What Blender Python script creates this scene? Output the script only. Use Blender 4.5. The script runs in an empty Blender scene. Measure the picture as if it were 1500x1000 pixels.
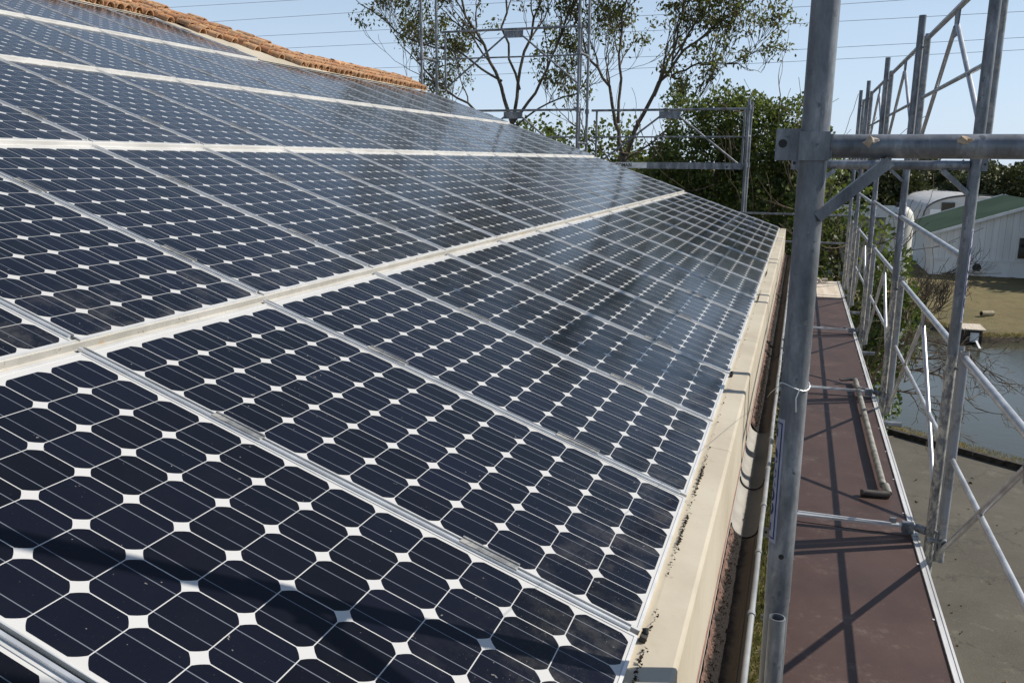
import bpy, math, random
import numpy as np
from mathutils import Vector, Matrix
C = bpy.context.scene.collection
CZ = 6.6                                   # eye height above the ground
# ------------------------------------------------------------------ camera
cd = bpy.data.cameras.new('camera'); cam = bpy.data.objects.new('camera', cd); C.objects.link(cam)
cd.sensor_fit = 'HORIZONTAL'; cd.sensor_width = 36.0; cd.lens = 36*1225.5/1500
cd.clip_start = 0.05; cd.clip_end = 3000
Rv = Vector((0.946824636693704, 0.32166654563067554, 0.007330809768653121))
Uv = Vector((-0.07511562859819228, 0.19883330961610743, 0.977150427174549))
Fv = Vector((-0.3128589933023087, 0.9257407565885462, -0.2124224609139349))
M = Matrix((Rv, Uv, -Fv)).transposed().to_4x4(); M.translation = (0, 0, CZ)
cam.matrix_world = M
bpy.context.scene.camera = cam
# ------------------------------------------------------------------ sky + sun
SUN_EL = math.radians(40.0); SUN_AZ = math.atan2(1.0, 0.5)       # azimuth from +Y towards +X
w = bpy.data.worlds.new('World'); bpy.context.scene.world = w; w.use_nodes = True
nt = w.node_tree; bg = nt.nodes['Background']
sky = nt.nodes.new('ShaderNodeTexSky'); sky.sky_type = 'NISHITA'; sky.sun_disc = False
sky.sun_elevation = SUN_EL; sky.sun_rotation = SUN_AZ
sky.air_density = 1.0; sky.dust_density = 0.35; sky.ozone_density = 1.3; sky.altitude = 0
hz = nt.nodes.new('ShaderNodeMix'); hz.data_type = 'RGBA'; # pale haze low over the horizon, clear blue overhead
gz = nt.nodes.new('ShaderNodeNewGeometry'); sz = nt.nodes.new('ShaderNodeSeparateXYZ'); nt.links.new(gz.outputs['Incoming'], sz.inputs[0])
mr = nt.nodes.new('ShaderNodeMapRange'); mr.interpolation_type = 'SMOOTHSTEP'; nt.links.new(sz.outputs[2], mr.inputs[0])
mr.inputs[1].default_value = 0.0; mr.inputs[2].default_value = -.50; mr.inputs[3].default_value = .75; mr.inputs[4].default_value = .06
nt.links.new(mr.outputs[0], hz.inputs[0])
nt.links.new(sky.outputs[0], hz.inputs[6]); hz.inputs[7].default_value = (7.0, 8.8, 11.3, 1)
nt.links.new(hz.outputs[2], bg.inputs[0]); bg.inputs[1].default_value = 0.085
sd = bpy.data.lights.new('sun', 'SUN'); sd.energy = 4.9; sd.angle = math.radians(0.53); sd.color = (1.0, 0.94, 0.84)
sun = bpy.data.objects.new('sun', sd); C.objects.link(sun)
sdir = Vector((-1.0, -0.5, -0.94)).normalized()
sun.rotation_euler = sdir.to_track_quat('-Z', 'Y').to_euler(); sun.location = (20, 10, 30)
vs = bpy.context.scene.view_settings
vs.view_transform = 'Standard'; vs.look = 'None'; vs.exposure = 0.13; vs.gamma = 1.0
bpy.context.scene.render.film_transparent = False
bpy.context.scene.cycles.max_bounces = 6

# ------------------------------------------------------------------ helpers
class MB:
    def __init__(s): s.v = []; s.f = []; s.sm = []
    def add(s, vs_, fs, smooth=False):
        o = len(s.v); s.v += [tuple(p) for p in vs_]
        s.f += [tuple(i+o for i in f) for f in fs]
        s.sm += ([smooth]*len(fs) if isinstance(smooth, bool) else list(smooth))
        return s
    def box(s, c, d, ax=None):
        x, y, z = ax or (Vector((1,0,0)), Vector((0,1,0)), Vector((0,0,1)))
        c = Vector(c); x = x*(d[0]/2); y = y*(d[1]/2); z = z*(d[2]/2)
        p = [c+sx*x+sy*y+sz*z for sz in (-1,1) for sy in (-1,1) for sx in (-1,1)]
        return s.add(p, [(0,2,3,1),(4,5,7,6),(0,1,5,4),(2,6,7,3),(0,4,6,2),(1,3,7,5)])
    def bar(s, a, b, wd, ht, up=(0,0,1)):
        a = Vector(a); b = Vector(b); x = (b-a); L = x.length; x = x/L
        y = Vector(up).cross(x); y.normalize(); z = x.cross(y)
        return s.box((a+b)/2, (L, wd, ht), (x, y, z))
    def tube(s, a, b, r, n=14, r2=None, cap=True, hollow=0):
        a = Vector(a); b = Vector(b); d = (b-a).normalized(); r2 = r if r2 is None else r2
        q = Vector((0,0,1)) if abs(d.z) < .9 else Vector((1,0,0))
        u = d.cross(q).normalized(); v_ = d.cross(u)
        ca = [(math.cos(2*math.pi*k/n), math.sin(2*math.pi*k/n)) for k in range(n)]
        p = [a+u*(r*c)+v_*(r*t) for c, t in ca]+[b+u*(r2*c)+v_*(r2*t) for c, t in ca]
        fs = [(k, k+n, (k+1) % n+n, (k+1) % n) for k in range(n)]; sm = [True]*n
        if hollow:
            p += [a+u*((r-hollow)*c)+v_*((r-hollow)*t) for c, t in ca]+[b+u*((r2-hollow)*c)+v_*((r2-hollow)*t) for c, t in ca]
            for k in range(n):
                j = (k+1) % n
                fs += [(k+2*n, j+2*n, j+3*n, k+3*n), (k, j, j+2*n, k+2*n), (k+n, k+3*n, j+3*n, j+n)]; sm += [True, False, False]
        elif cap:
            fs += [tuple(range(n)), tuple(range(2*n-1, n-1, -1))]; sm += [False, False]
        return s.add(p, fs, sm)
    def path(s, pts, rs, n=6):
        pts = [Vector(p) for p in pts]; m = len(pts)
        if not isinstance(rs, (list, tuple)): rs = [rs]*m
        vs_ = []
        d = (pts[1]-pts[0]).normalized(); q = Vector((0,0,1)) if abs(d.z) < .9 else Vector((1,0,0))
        u = d.cross(q).normalized()
        for i in range(m):
            d = (pts[min(i+1, m-1)]-pts[max(i-1, 0)]).normalized()
            u = (u-d*u.dot(d)).normalized(); v_ = d.cross(u)
            vs_ += [pts[i]+(u*math.cos(2*math.pi*k/n)+v_*math.sin(2*math.pi*k/n))*rs[i] for k in range(n)]
        fs = [(i*n+k, i*n+(k+1) % n, (i+1)*n+(k+1) % n, (i+1)*n+k) for i in range(m-1) for k in range(n)]
        sm = [True]*len(fs); fs += [tuple(range(n-1, -1, -1)), tuple(range((m-1)*n, m*n))]; sm += [False]*2
        return s.add(vs_, fs, sm)
    def extrude_y(s, prof, y0, y1, closed=False, smooth=False):
        """profile of (x, z) points swept along Y"""
        n = len(prof)
        p = [(x, y0, z) for x, z in prof]+[(x, y1, z) for x, z in prof]
        fs = [(k, (k+1) % n, (k+1) % n+n, k+n) for k in range(n if closed else n-1)]
        sm = [smooth]*len(fs)
        if closed: fs += [tuple(range(n-1, -1, -1)), tuple(range(n, 2*n))]; sm += [False]*2
        return s.add(p, fs, sm)
    def build(s, name, mat, parent=None):
        me = bpy.data.meshes.new(name); me.from_pydata(s.v, [], s.f); me.update()
        me.polygons.foreach_set('use_smooth', s.sm)
        if any(s.sm) and not all(s.sm):
            for p in me.polygons:
                if not p.use_smooth:
                    for li in p.loop_indices: me.edges[me.loops[li].edge_index].use_edge_sharp = True
        return link(name, me, mat, parent)
def link(name, me, mat, parent=None):
    o = bpy.data.objects.new(name, me); C.objects.link(o)
    if mat and not me.materials: me.materials.append(mat)
    if parent: o.parent = parent; o.location = -parent.location if False else (0,0,0)
    if parent: o.matrix_parent_inverse = parent.matrix_basis.inverted() if KEEP_WORLD[0] else Matrix()
    return o
KEEP_WORLD = [True]          # parts written in world coordinates stay where they are under their Empty
def thing(name, label, cat, loc=(0,0,0), group=None):
    o = bpy.data.objects.new(name, None); C.objects.link(o); o.location = loc; o.empty_display_size = .2
    return tag(o, label, cat, group)
def tag(o, label, cat, group=None, kind=None):
    if label: o['label'] = label
    if cat: o['category'] = cat
    if group: o['group'] = group
    if kind: o['kind'] = kind
    return o
def W(x, y, z): return Vector((x, y, z+CZ))          # measured from the eye -> world
ORD = ['zeroth','first','second','third','fourth','fifth','sixth','seventh','eighth','ninth','tenth','eleventh','twelfth','thirteenth','fourteenth','fifteenth','sixteenth','seventeenth','eighteenth','nineteenth','twentieth']

# ------------------------------------------------------------------ materials
class NT:
    def __init__(s, name):
        s.m = bpy.data.materials.new(name); s.m.use_nodes = True; s.t = s.m.node_tree; s.b = s.t.nodes['Principled BSDF']
    def n(s, ty, **kw):
        nd = s.t.nodes.new(ty)
        for k, v in kw.items(): setattr(nd, k, v)
        return nd
    def l(s, a, b): s.t.links.new(a, b)
    def inp(s, sock, v):
        if hasattr(v, 'is_output'): s.l(v, sock)
        elif isinstance(v, (tuple, list)) and len(v) == 3 and sock.type == 'RGBA': sock.default_value = (*v, 1)
        else: sock.default_value = v
    def math(s, op, a, b=0.0, c=None, clamp=False):
        nd = s.n('ShaderNodeMath', operation=op, use_clamp=clamp)
        s.inp(nd.inputs[0], a); s.inp(nd.inputs[1], b)
        if c is not None: s.inp(nd.inputs[2], c)
        return nd.outputs[0]
    def mix(s, f, a, b, mode='MIX'):
        nd = s.n('ShaderNodeMix', data_type='RGBA', blend_type=mode)
        s.inp(nd.inputs[0], f); s.inp(nd.inputs[6], a); s.inp(nd.inputs[7], b)
        return nd.outputs[2]
    def coord(s, which='Object', scale=None):
        o = s.n('ShaderNodeTexCoord').outputs[which]
        if scale:
            mp = s.n('ShaderNodeMapping'); s.l(o, mp.inputs[0]); mp.inputs['Scale'].default_value = scale; o = mp.outputs[0]
        return o
    def noise(s, scale, detail=4, rough=.55, vec=None, which='Object', stretch=None, out=0):
        nd = s.n('ShaderNodeTexNoise'); nd.inputs['Scale'].default_value = scale
        nd.inputs['Detail'].default_value = detail; nd.inputs['Roughness'].default_value = rough
        s.l(vec if vec is not None else s.coord(which, stretch), nd.inputs['Vector'])
        return nd.outputs[out]
    def ramp(s, f, stops):
        nd = s.n('ShaderNodeValToRGB'); s.l(f, nd.inputs[0]); e = nd.color_ramp.elements
        while len(e) < len(stops): e.new(.5)
        for el, (p, c) in zip(e, stops): el.position = p; el.color = (*c, 1) if len(c) == 3 else c
        return nd.outputs[0]
    def sstep(s, x, lo, hi):
        nd = s.n('ShaderNodeMapRange', interpolation_type='SMOOTHSTEP'); s.inp(nd.inputs[0], x)
        nd.inputs[1].default_value = lo; nd.inputs[2].default_value = hi
        return nd.outputs[0]
    def bump(s, h, strength=.3, dist=.01):
        nd = s.n('ShaderNodeBump'); s.l(h, nd.inputs['Height']); nd.inputs['Strength'].default_value = strength
        nd.inputs['Distance'].default_value = dist; s.l(nd.outputs[0], s.b.inputs['Normal'])
    def set(s, **kw):
        for k, v in kw.items(): s.inp(s.b.inputs[k.replace('_', ' ')], v)
        return s.m

def m_simple(name, a, b, scale, rough=.6, metal=0.0, bump=0.0, detail=5, dist=.005, stretch=None):
    t = NT(name); f = t.noise(scale, detail, stretch=stretch)
    f = t.sstep(f, .32, .68)
    if bump: t.bump(t.noise(scale*3, 5), bump, dist)
    return t.set(Base_Color=t.mix(f, a, b), Roughness=rough, Metallic=metal)

def m_galv():
    t = NT('galvanised_steel')
    big = t.noise(9, 6, .72, which='Generated' if False else 'Object', stretch=(1,1,.35)); fine = t.noise(90, 4); sp = t.noise(30, 2, .8)
    c = t.ramp(big, [(.34, (.09,.10,.115)), (.5, (.19,.205,.225)), (.66, (.38,.395,.42))])
    c = t.mix(t.sstep(sp, .62, .72), c, (.10,.11,.13))
    c = t.mix(t.sstep(t.noise(14, 5, .7), .64, .76), c, (.40,.39,.36))
    c = t.mix(t.sstep(t.noise(48, 5, .75, stretch=(1,1,.2)), .50, .70), c, (.15,.155,.165))
    t.bump(fine, .25, .0012)
    r = t.math('MULTIPLY_ADD', sp, .25, .30)
    return t.set(Base_Color=c, Roughness=t.math('ADD', r, .06), Metallic=.42)
GALV = m_galv()
def m_galv_dull():
    t = NT('weathered_zinc'); n1 = t.noise(25, 6, .75); n2 = t.noise(7, 4)
    c = t.ramp(n1, [(.35, (.13,.135,.14)), (.5, (.22,.225,.225)), (.62, (.42,.40,.36)), (.75, (.22,.20,.17))])
    c = t.mix(t.sstep(n2, .4, .65), c, (.28,.30,.33))
    t.bump(n1, .2, .0015)
    return t.set(Base_Color=c, Roughness=.55, Metallic=.25)
ZINC = m_galv_dull()
def m_flake():
    t = NT('flaking_galvanised_steel'); n1 = t.noise(34, 5, .8, stretch=(1,1,.5)); n2 = t.noise(9, 4)
    c = t.ramp(n1, [(.38, (.14,.145,.15)), (.48, (.26,.26,.26)), (.56, (.56,.53,.46)), (.70, (.44,.41,.34))])
    c = t.mix(t.sstep(n2, .5, .7), c, (.20,.21,.23)); t.bump(n1, .25, .0015)
    return t.set(Base_Color=c, Roughness=.55, Metallic=.2)
FLAKE = m_flake()
RAIL = m_simple('bright_galvanised_rail', (.36,.37,.39), (.54,.55,.57), 22, .36, .4, .12, stretch=(1,.4,.4))
ALU = m_simple('aluminium', (.62,.63,.64), (.78,.79,.80), 12, .38, .6, .05)
DARKALU = m_simple('dull_aluminium_channel', (.075,.088,.088), (.115,.13,.13), 8, .5, .35)
BLACK = m_simple('black_plastic', (.012,.012,.012), (.03,.028,.025), 60, .6)
WHITE = m_simple('white_label', (.38,.38,.47), (.48,.48,.56), 30, .5)
NAVY = m_simple('navy_print', (.02,.03,.10), (.03,.04,.13), 30, .5)

def m_panel():
    t = NT('solar_cells')
    sx = t.n('ShaderNodeSeparateXYZ'); t.l(t.coord('Object'), sx.inputs[0])
    P = PITCH
    u = t.math('DIVIDE', t.math('SUBTRACT', sx.outputs[1], MU), P)
    v = t.math('DIVIDE', t.math('SUBTRACT', sx.outputs[0], MV), P)
    inside = t.math('MULTIPLY', t.math('MULTIPLY', t.math('GREATER_THAN', u, 0), t.math('LESS_THAN', u, 6)),
                    t.math('MULTIPLY', t.math('GREATER_THAN', v, 0), t.math('LESS_THAN', v, 12)))
    fu = t.math('SUBTRACT', t.math('FRACT', u), .5); fv = t.math('SUBTRACT', t.math('FRACT', v), .5)
    au = t.math('ABSOLUTE', fu); av = t.math('ABSOLUTE', fv)
    sq = t.math('MULTIPLY', t.math('LESS_THAN', au, .4912), t.math('LESS_THAN', av, .4912))
    rr = t.math('SQRT', t.math('ADD', t.math('MULTIPLY', fu, fu), t.math('MULTIPLY', fv, fv)))
    cell = t.math('MULTIPLY', t.math('MULTIPLY', sq, t.math('LESS_THAN', rr, .592)), inside)
    bus = t.math('MULTIPLY', t.math('LESS_THAN', t.math('ABSOLUTE', t.math('SUBTRACT', au, .232)), .0075), inside)
    # every cell a slightly different blue-black
    cmb = t.n('ShaderNodeCombineXYZ'); t.l(t.math('FLOOR', u), cmb.inputs[0]); t.l(t.math('FLOOR', v), cmb.inputs[1])
    oi = t.n('ShaderNodeObjectInfo'); t.l(oi.outputs['Random'], cmb.inputs[2])
    wn = t.n('ShaderNodeTexWhiteNoise', noise_dimensions='3D'); t.l(cmb.outputs[0], wn.inputs[0])
    cc = t.mix(wn.outputs[0], (.0036,.0039,.0066), (.0056,.0063,.0135))
    fing = t.math('MULTIPLY_ADD', t.math('SINE', t.math('MULTIPLY', sx.outputs[0], 2*math.pi/.0042)), .5, .5)
    cc = t.mix(t.math('MULTIPLY', fing, .12), cc, (.026,.028,.034))
    back = t.mix(t.noise(3, 3), (.50,.495,.485), (.58,.575,.56))
    c = t.mix(cell, back, cc)
    c = t.mix(t.math('MULTIPLY', bus, cell), c, (.155,.17,.20))
    # dust that gathers near the lower edge, drops and specks
    wvec = t.n('ShaderNodeNewGeometry').outputs['Position']
    d1 = t.noise(9, 6, .7, vec=wvec); sp = t.noise(260, 2, .5, vec=wvec); sp2 = t.noise(60, 2, .6, vec=wvec)
    low = t.sstep(sx.outputs[0], .45, .0)
    dust = t.math('ADD', t.math('MULTIPLY', t.math('MULTIPLY', low, t.sstep(d1, .45, .75)), .10), t.math('MULTIPLY', t.sstep(d1, .4, .8), .004))
    dust = t.math('ADD', dust, t.math('MULTIPLY', t.sstep(sp, .70, .76), t.math('MULTIPLY_ADD', low, .40, .05)))
    dust = t.math('ADD', dust, t.math('MULTIPLY', t.sstep(sp2, .735, .76), .35), clamp=True)
    c = t.mix(dust, c, (.50,.47,.42))
    r = t.math('MULTIPLY_ADD', d1, .10, .09)
    return t.set(Base_Color=c, Roughness=r, IOR=1.30)

# ------------------------------------------------------------------ roof frame (fitted from the photograph)
x0, y0, z0, PH, PW, TH = -0.2569, 0.8686, -1.0575, 1.628, 0.828, 0.34704
ct, st = math.cos(TH), math.sin(TH)
def RP(i, j, o=0.0):
    """panel units (i along the eave, j rows up the slope, o metres off the roof) -> world"""
    return W(x0-j*PH*ct+st*o, y0+i*PW, z0+j*PH*st+ct*o)
AX_S = Vector((-ct, 0, st)); AX_Y = Vector((0, 1, 0)); AX_N = Vector((st, 0, ct))
PLW, PLL = 0.808, 1.600
PITCH = .1296
MU = (PLW-6*PITCH)/2; MV = (PLL-12*PITCH)/2-.008
CELLS = m_panel()
PFRAME = m_simple('panel_frame_aluminium', (.60,.60,.59), (.74,.73,.71), 7, .42, .35)
LIFT = .016                                          # the lower edge of each row sits over the row below
def panel_meshes():
    g = MB(); g.add([(.004,.004,.0),(PLL-.004,.004,0),(PLL-.004,PLW-.004,0),(.004,PLW-.004,0)], [(0,3,2,1)])   # x up-slope, y along eave (left-handed pair)
    f = MB()
    for (a, b) in (((0,.004),(PLL,.004)), ((0,PLW-.004),(PLL,PLW-.004))):
        f.bar((*a,-.016), (*b,-.016), .008, .036)
    f.bar((.004,.008,-.016), (.004,PLW-.008,-.016), .008, .036); f.bar((PLL-.004,.008,-.016), (PLL-.004,PLW-.008,-.016), .008, .036)
    f.box((PLL/2, PLW/2, -.03), (PLL-.02, PLW-.02, .004))
    return g, f
gm, fm = panel_meshes()
KEEP_WORLD[0] = False
ROWN = ['lowest row by the gutter', 'second row up', 'middle row of five', 'fourth row up', 'top row under the tiles']
first = None
ext = [(-2, 16), (-1, 16), (0, 16), (1, 16), (2, 10)]
tilt = math.atan2(LIFT+.003, PLL)
for r, (ia, ib) in enumerate(ext):
    for i in range(ia, ib):
        n_far = ib-i
        e = bpy.data.objects.new('solar_panel', None); C.objects.link(e); e.empty_display_size = .2
        # local x up the slope, local y along the eave, local z off the roof (mirrored pair handled by swapping)
        p = RP(i, r, .0)+AX_S*.018+AX_Y*((PW-PLW)/2)
        xs = (AX_S*math.cos(tilt)-AX_N*math.sin(tilt)); zs = (AX_N*math.cos(tilt)+AX_S*math.sin(tilt)); ys = zs.cross(xs)
        # right-handed: y runs towards -Y, so start from the far side
        mt = Matrix((xs, ys, zs)).transposed().to_4x4(); mt.translation = p+AX_Y*PLW+AX_N*LIFT
        e.matrix_world = mt
        tag(e, 'dark solar panel, %s from the far gable in the %s' % (ORD[n_far], ROWN[r]), 'solar panel', 'solar panels on the roof')
        if first is None:
            first = (gm.build('panel_glass', CELLS, e), fm.build('panel_frame', PFRAME, e))
        else:
            for s in first:
                c = s.copy(); C.objects.link(c); c.parent = e
KEEP_WORLD[0] = True
# channels between the panels of a row, with their cover clips
KEEP_WORLD[0] = False
rl = MB(); rl.box((PLL/2+.036, 0, .0), (PLL-.004, .020, .006))
lips = MB(); lips.box((PLL/2+.036, .0062, .007), (PLL-.008, .0074, .012)); lips.box((PLL/2+.036, -.0098, .006), (PLL-.008, .0018, .012))
cl = MB(); cl.box((0,0,.013), (.15,.019,.005)); cl.box((0,-.012,.0135), (.15,.006,.010))
cap = MB(); cap.box((.006,0,.002), (.016,.022,.014)); cap.tube((.004,-.008,.008), (.010,-.013,.018), .007, 8)
ROWS = ['lowest panel row', 'second panel row', 'middle panel row', 'fourth panel row', 'top panel row']
fr = None
for r, (ia, ib) in enumerate(ext):
    for i in range(ia, ib+1):
        e = bpy.data.objects.new('mounting_channel', None); C.objects.link(e); e.empty_display_size = .1
        xs = (AX_S*math.cos(tilt)-AX_N*math.sin(tilt)); zs = (AX_N*math.cos(tilt)+AX_S*math.sin(tilt)); ys = zs.cross(xs)
        mt = Matrix((xs, ys, zs)).transposed().to_4x4(); mt.translation = RP(i, r)+AX_N*(LIFT-.004)
        e.matrix_world = mt
        tag(e, 'grey channel between panels of the %s, %s from the far gable' % (ROWS[r], ORD[ib-i+1]), 'mounting channel', 'mounting channels between the panels')
        if fr is None:
            a = rl.build('channel_floor', DARKALU, e); b = lips.build('channel_lips', ALU, e)
            c1 = cl.build('cover_clip', ZINC, e); c1.location = (.40, 0, 0)
            c2 = c1.copy(); C.objects.link(c2); c2.parent = e; c2.location = (1.12, 0, 0)
            fr = (a, b, c1, c2)
            capo = cap.build('end_cap', BLACK, e)
        else:
            for s in fr:
                c = s.copy(); C.objects.link(c); c.parent = e
            if r == 0 and i in (1, 4):
                c = capo.copy(); C.objects.link(c); c.parent = e
KEEP_WORLD[0] = True
def m_flash():
    t = NT('weathered_flashing'); a = t.noise(5, 6, .7, stretch=(1,.6,1)); b = t.noise(26, 5, .8); d = t.noise(14, 3)
    c = t.mix(t.sstep(a, .3, .7), (.36,.345,.305), (.50,.48,.445))
    c = t.mix(t.sstep(b, .60, .70), c, (.10,.085,.06)); c = t.mix(t.sstep(d, .62, .74), c, (.42,.30,.16))
    return t.set(Base_Color=c, Roughness=.75)
FLASH = m_flash()
PALEF = m_simple('pale_flashing', (.52,.51,.49), (.64,.63,.61), 4, .6)
for r in range(1, 5):
    m = MB(); ia, ib = ext[r]; ia = -2; ib = 16 if r < 4 else 10
    a = RP(ia, r, 0); b = RP(ib, r, 0)
    y1, y2 = a.y, b.y
    def q(dl, o): p = RP(0, r, o)+AX_S*dl; return (p.x, p.z)
    m.extrude_y([q(.014, -.03), q(.014, .0125), q(.0155, .0135), q(.034, .0125), q(.034, -.03)], y1, y2, closed=True)
    m.extrude_y([q(-.008, -.0135), q(-.008, -.008), q(.0135, -.007), q(.0135, -.012)], y1, y2, closed=True)
    o = m.build('row_flashing', FLASH if r == 1 else PALEF)
    tag(o, ['', 'stained beige flashing strip under the second panel row', 'pale flashing strip under the middle panel row', 'pale flashing strip under the fourth panel row', 'pale flashing strip under the top panel row'][r], 'flashing', 'flashing strips between panel rows')

# ------------------------------------------------------------------ the building that carries the panels
def m_beige(name='cream_painted_sheet'):
    t = NT(name); a = t.noise(1.6, 6, .65); b = t.noise(18, 5, .75); s = t.noise(5, 4, stretch=(1,.25,1))
    c = t.mix(t.sstep(a, .3, .7), (.43,.375,.285), (.53,.475,.375))
    c = t.mix(t.math('MULTIPLY', t.sstep(b, .58, .72), .45), c, (.30,.24,.17))
    c = t.mix(t.math('MULTIPLY', t.sstep(s, .55, .75), .35), c, (.45,.38,.28))
    sx = t.n('ShaderNodeSeparateXYZ'); t.l(t.n('ShaderNodeNewGeometry').outputs['Position'], sx.inputs[0])
    lp = t.math('ABSOLUTE', t.math('SUBTRACT', t.math('FRACT', t.math('DIVIDE', sx.outputs[1], 2.05)), .5))
    c = t.mix(t.math('MULTIPLY', t.math('LESS_THAN', lp, .0012), .7), c, (.16,.13,.10))
    c = t.mix(t.math('MULTIPLY', t.sstep(t.noise(3.2, 6, .75, stretch=(1,.5,1)), .55, .72), .4), c, (.36,.29,.20))
    t.bump(t.math('ADD', b, t.math('MULTIPLY', t.noise(2.2, 2), 1.5)), .18, .003)
    return t.set(Base_Color=c, Roughness=.62)
CREAM = m_beige()
WALL = m_simple('rendered_wall', (.50,.45,.37), (.60,.55,.46), 3, .85, 0, .3)
RED = m_simple('red_primer_edge', (.20,.10,.075), (.28,.17,.125), 14, .8)
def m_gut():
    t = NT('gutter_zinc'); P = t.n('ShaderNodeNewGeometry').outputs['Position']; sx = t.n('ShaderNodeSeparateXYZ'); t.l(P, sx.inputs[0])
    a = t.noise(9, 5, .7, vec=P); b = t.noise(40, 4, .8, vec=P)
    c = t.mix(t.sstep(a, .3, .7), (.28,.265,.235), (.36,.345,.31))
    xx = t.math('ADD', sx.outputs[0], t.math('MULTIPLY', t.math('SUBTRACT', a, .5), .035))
    c = t.mix(t.sstep(xx, -.135, -.115), c, t.mix(b, (.045,.044,.040), (.085,.082,.075)))      # shade of the outer half painted in as a dark tone
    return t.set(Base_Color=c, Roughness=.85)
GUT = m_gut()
RIM = m_simple('gutter_rim_zinc', (.20,.21,.225), (.30,.31,.325), 8, .55, .2)
bld = thing('farm_building', 'cream rendered building whose long roof carries the rows of solar panels', 'building', W(-6.5, 7, -6.6))
YN, YF = y0-2.2*PW, y0+16.12*PW
def jtile(i):                                         # where the tiles begin, in rows
    pts = [(-5, 5.045), (10.1, 5.045), (10.3, 4.72), (10.8, 4.52), (11.35, 4.06), (17, 4.045)]
    for (a, ja), (b, jb) in zip(pts, pts[1:]):
        if a <= i <= b: return ja+(jb-ja)*(i-a)/(b-a)
    return pts[-1][1]
def jridge(i):
    pts = [(-5, 5.30), (10.4, 5.30), (11.8, 4.34), (17, 4.30)]
    for (a, ja), (b, jb) in zip(pts, pts[1:]):
        if a <= i <= b: return ja+(jb-ja)*(i-a)/(b-a)
    return pts[-1][1]
m = MB(); brk = [-2.2, 10.4, 11.1, 11.8, 16.12]
for a, b in zip(brk, brk[1:]):
    pa, pb = RP(a, jridge(a), -.045), RP(b, jridge(b), -.045)
    ea, eb = RP(a, 0.0, -.045), RP(b, 0.0, -.045)
    m.add([ea, eb, pb, pa], [(0,1,2,3)])
    ba, bb = Vector((-17, pa.y, pa.z-(pa.x+17)*.36)), Vector((-17, pb.y, pb.z-(pb.x+17)*.36))
    m.add([pa, pb, bb, ba], [(0,1,2,3)])
m.build('roof', CREAM, bld)
m = MB(); m.add([RP(10.02, 3.985, .010), RP(11.9, 3.985, .010), RP(11.9, 4.35, .010), RP(10.9, 4.85, .010), RP(10.02, 5.1, .010)], [(0,1,2,3,4)]); m.build('cream_sheet', CREAM, bld)
m = MB(); bk = [-2.2, 10.1, 10.3, 10.8, 11.35, 16.12]
for a, b in zip(bk, bk[1:]): m.add([RP(a, max(jtile(a)-.03, 3.99), .004), RP(b, max(jtile(b)-.03, 3.99), .004), RP(b, jridge(b)+.02, .004), RP(a, jridge(a)+.02, .004)], [(0,1,2,3)])
m.build('tile_bed', CREAM, bld)
m = MB(); gx0 = -16.6
m.extrude_y([(-.30, .0), (-.30, CZ-1.12), (-.45, CZ-1.12), (-.45, 0)], YN+.02, YF-.10, closed=True)
pr = RP(16, 4.3, -.07)
m.add([(-.46, YF-.30, 0), (-.46, YF-.30, CZ-1.06), (pr.x, YF-.30, pr.z), (gx0, YF-.30, pr.z-(pr.x-gx0)*.36), (gx0, YF-.30, 0),
       (-.46, YF-.10, 0), (-.46, YF-.10, CZ-1.06), (pr.x, YF-.10, pr.z), (gx0, YF-.10, pr.z-(pr.x-gx0)*.36), (gx0, YF-.10, 0)],
      [(0,1,2,3,4), (9,8,7,6,5), (1,6,7,2), (2,7,8,3), (0,5,6,1), (3,8,9,4)])
m.build('wall', WALL, bld)
# cream eave capping: flat top, rolled corner, upright face
XC = -.178
m = MB(); zc = CZ-1.046
m.extrude_y([(x0-.03, zc-.006), (x0+.004, zc-.004), (XC-.004, zc-.012), (XC+.003, zc-.015), (XC+.006, zc-.022), (XC+.008, zc-.35),
             (XC+.002, zc-.354), (XC-.002, zc-.03), (XC-.012, zc-.022), (x0-.03, zc-.012)], YN, YF, closed=True)
m.build('eave_capping', CREAM, bld)
m = MB()
m.extrude_y([(XC+.004, zc-.348), (XC+.011, zc-.350), (XC+.011, zc-.366), (XC+.004, zc-.368)], YN, YF-.01, closed=True)
m.extrude_y([(XC-.03, zc-.362), (XC+.006, zc-.3665), (XC+.006, zc-.42), (XC-.03, zc-.42)], YN, YF-.01, closed=True)
m.build('lower_trim', RED, bld)
# half-round gutter with rolled rim
gxc, gzc, gr = -.111, CZ-1.435, .060
arc = [(gxc+gr*math.cos(math.radians(a)), gzc+gr*math.sin(math.radians(a))) for a in range(180, 361, 12)]
arc2 = [(gxc+(gr-.003)*math.cos(math.radians(a)), gzc+(gr-.003)*math.sin(math.radians(a))) for a in range(360, 179, -12)]
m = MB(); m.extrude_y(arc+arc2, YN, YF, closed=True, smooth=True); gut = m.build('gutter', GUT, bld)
rng = random.Random(3)
m = MB(); yy = YN
pts = []
while yy < YF: pts.append((gxc+gr+.004+rng.uniform(-.002, .002), yy, gzc+.006+rng.uniform(-.002, .002))); yy += .35
m.path(pts, .0095, 10); rim = m.build('gutter_rim', RIM, gut)
m = MB()
yy = YN+.3
while yy < YF:
    m = MB(); m.tube((gxc+gr+.004, yy, gzc+.006), (gxc+gr+.004, yy+.022, gzc+.006), .0125, 10); m.build('rim_band', ZINC, gut); yy += .46
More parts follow.
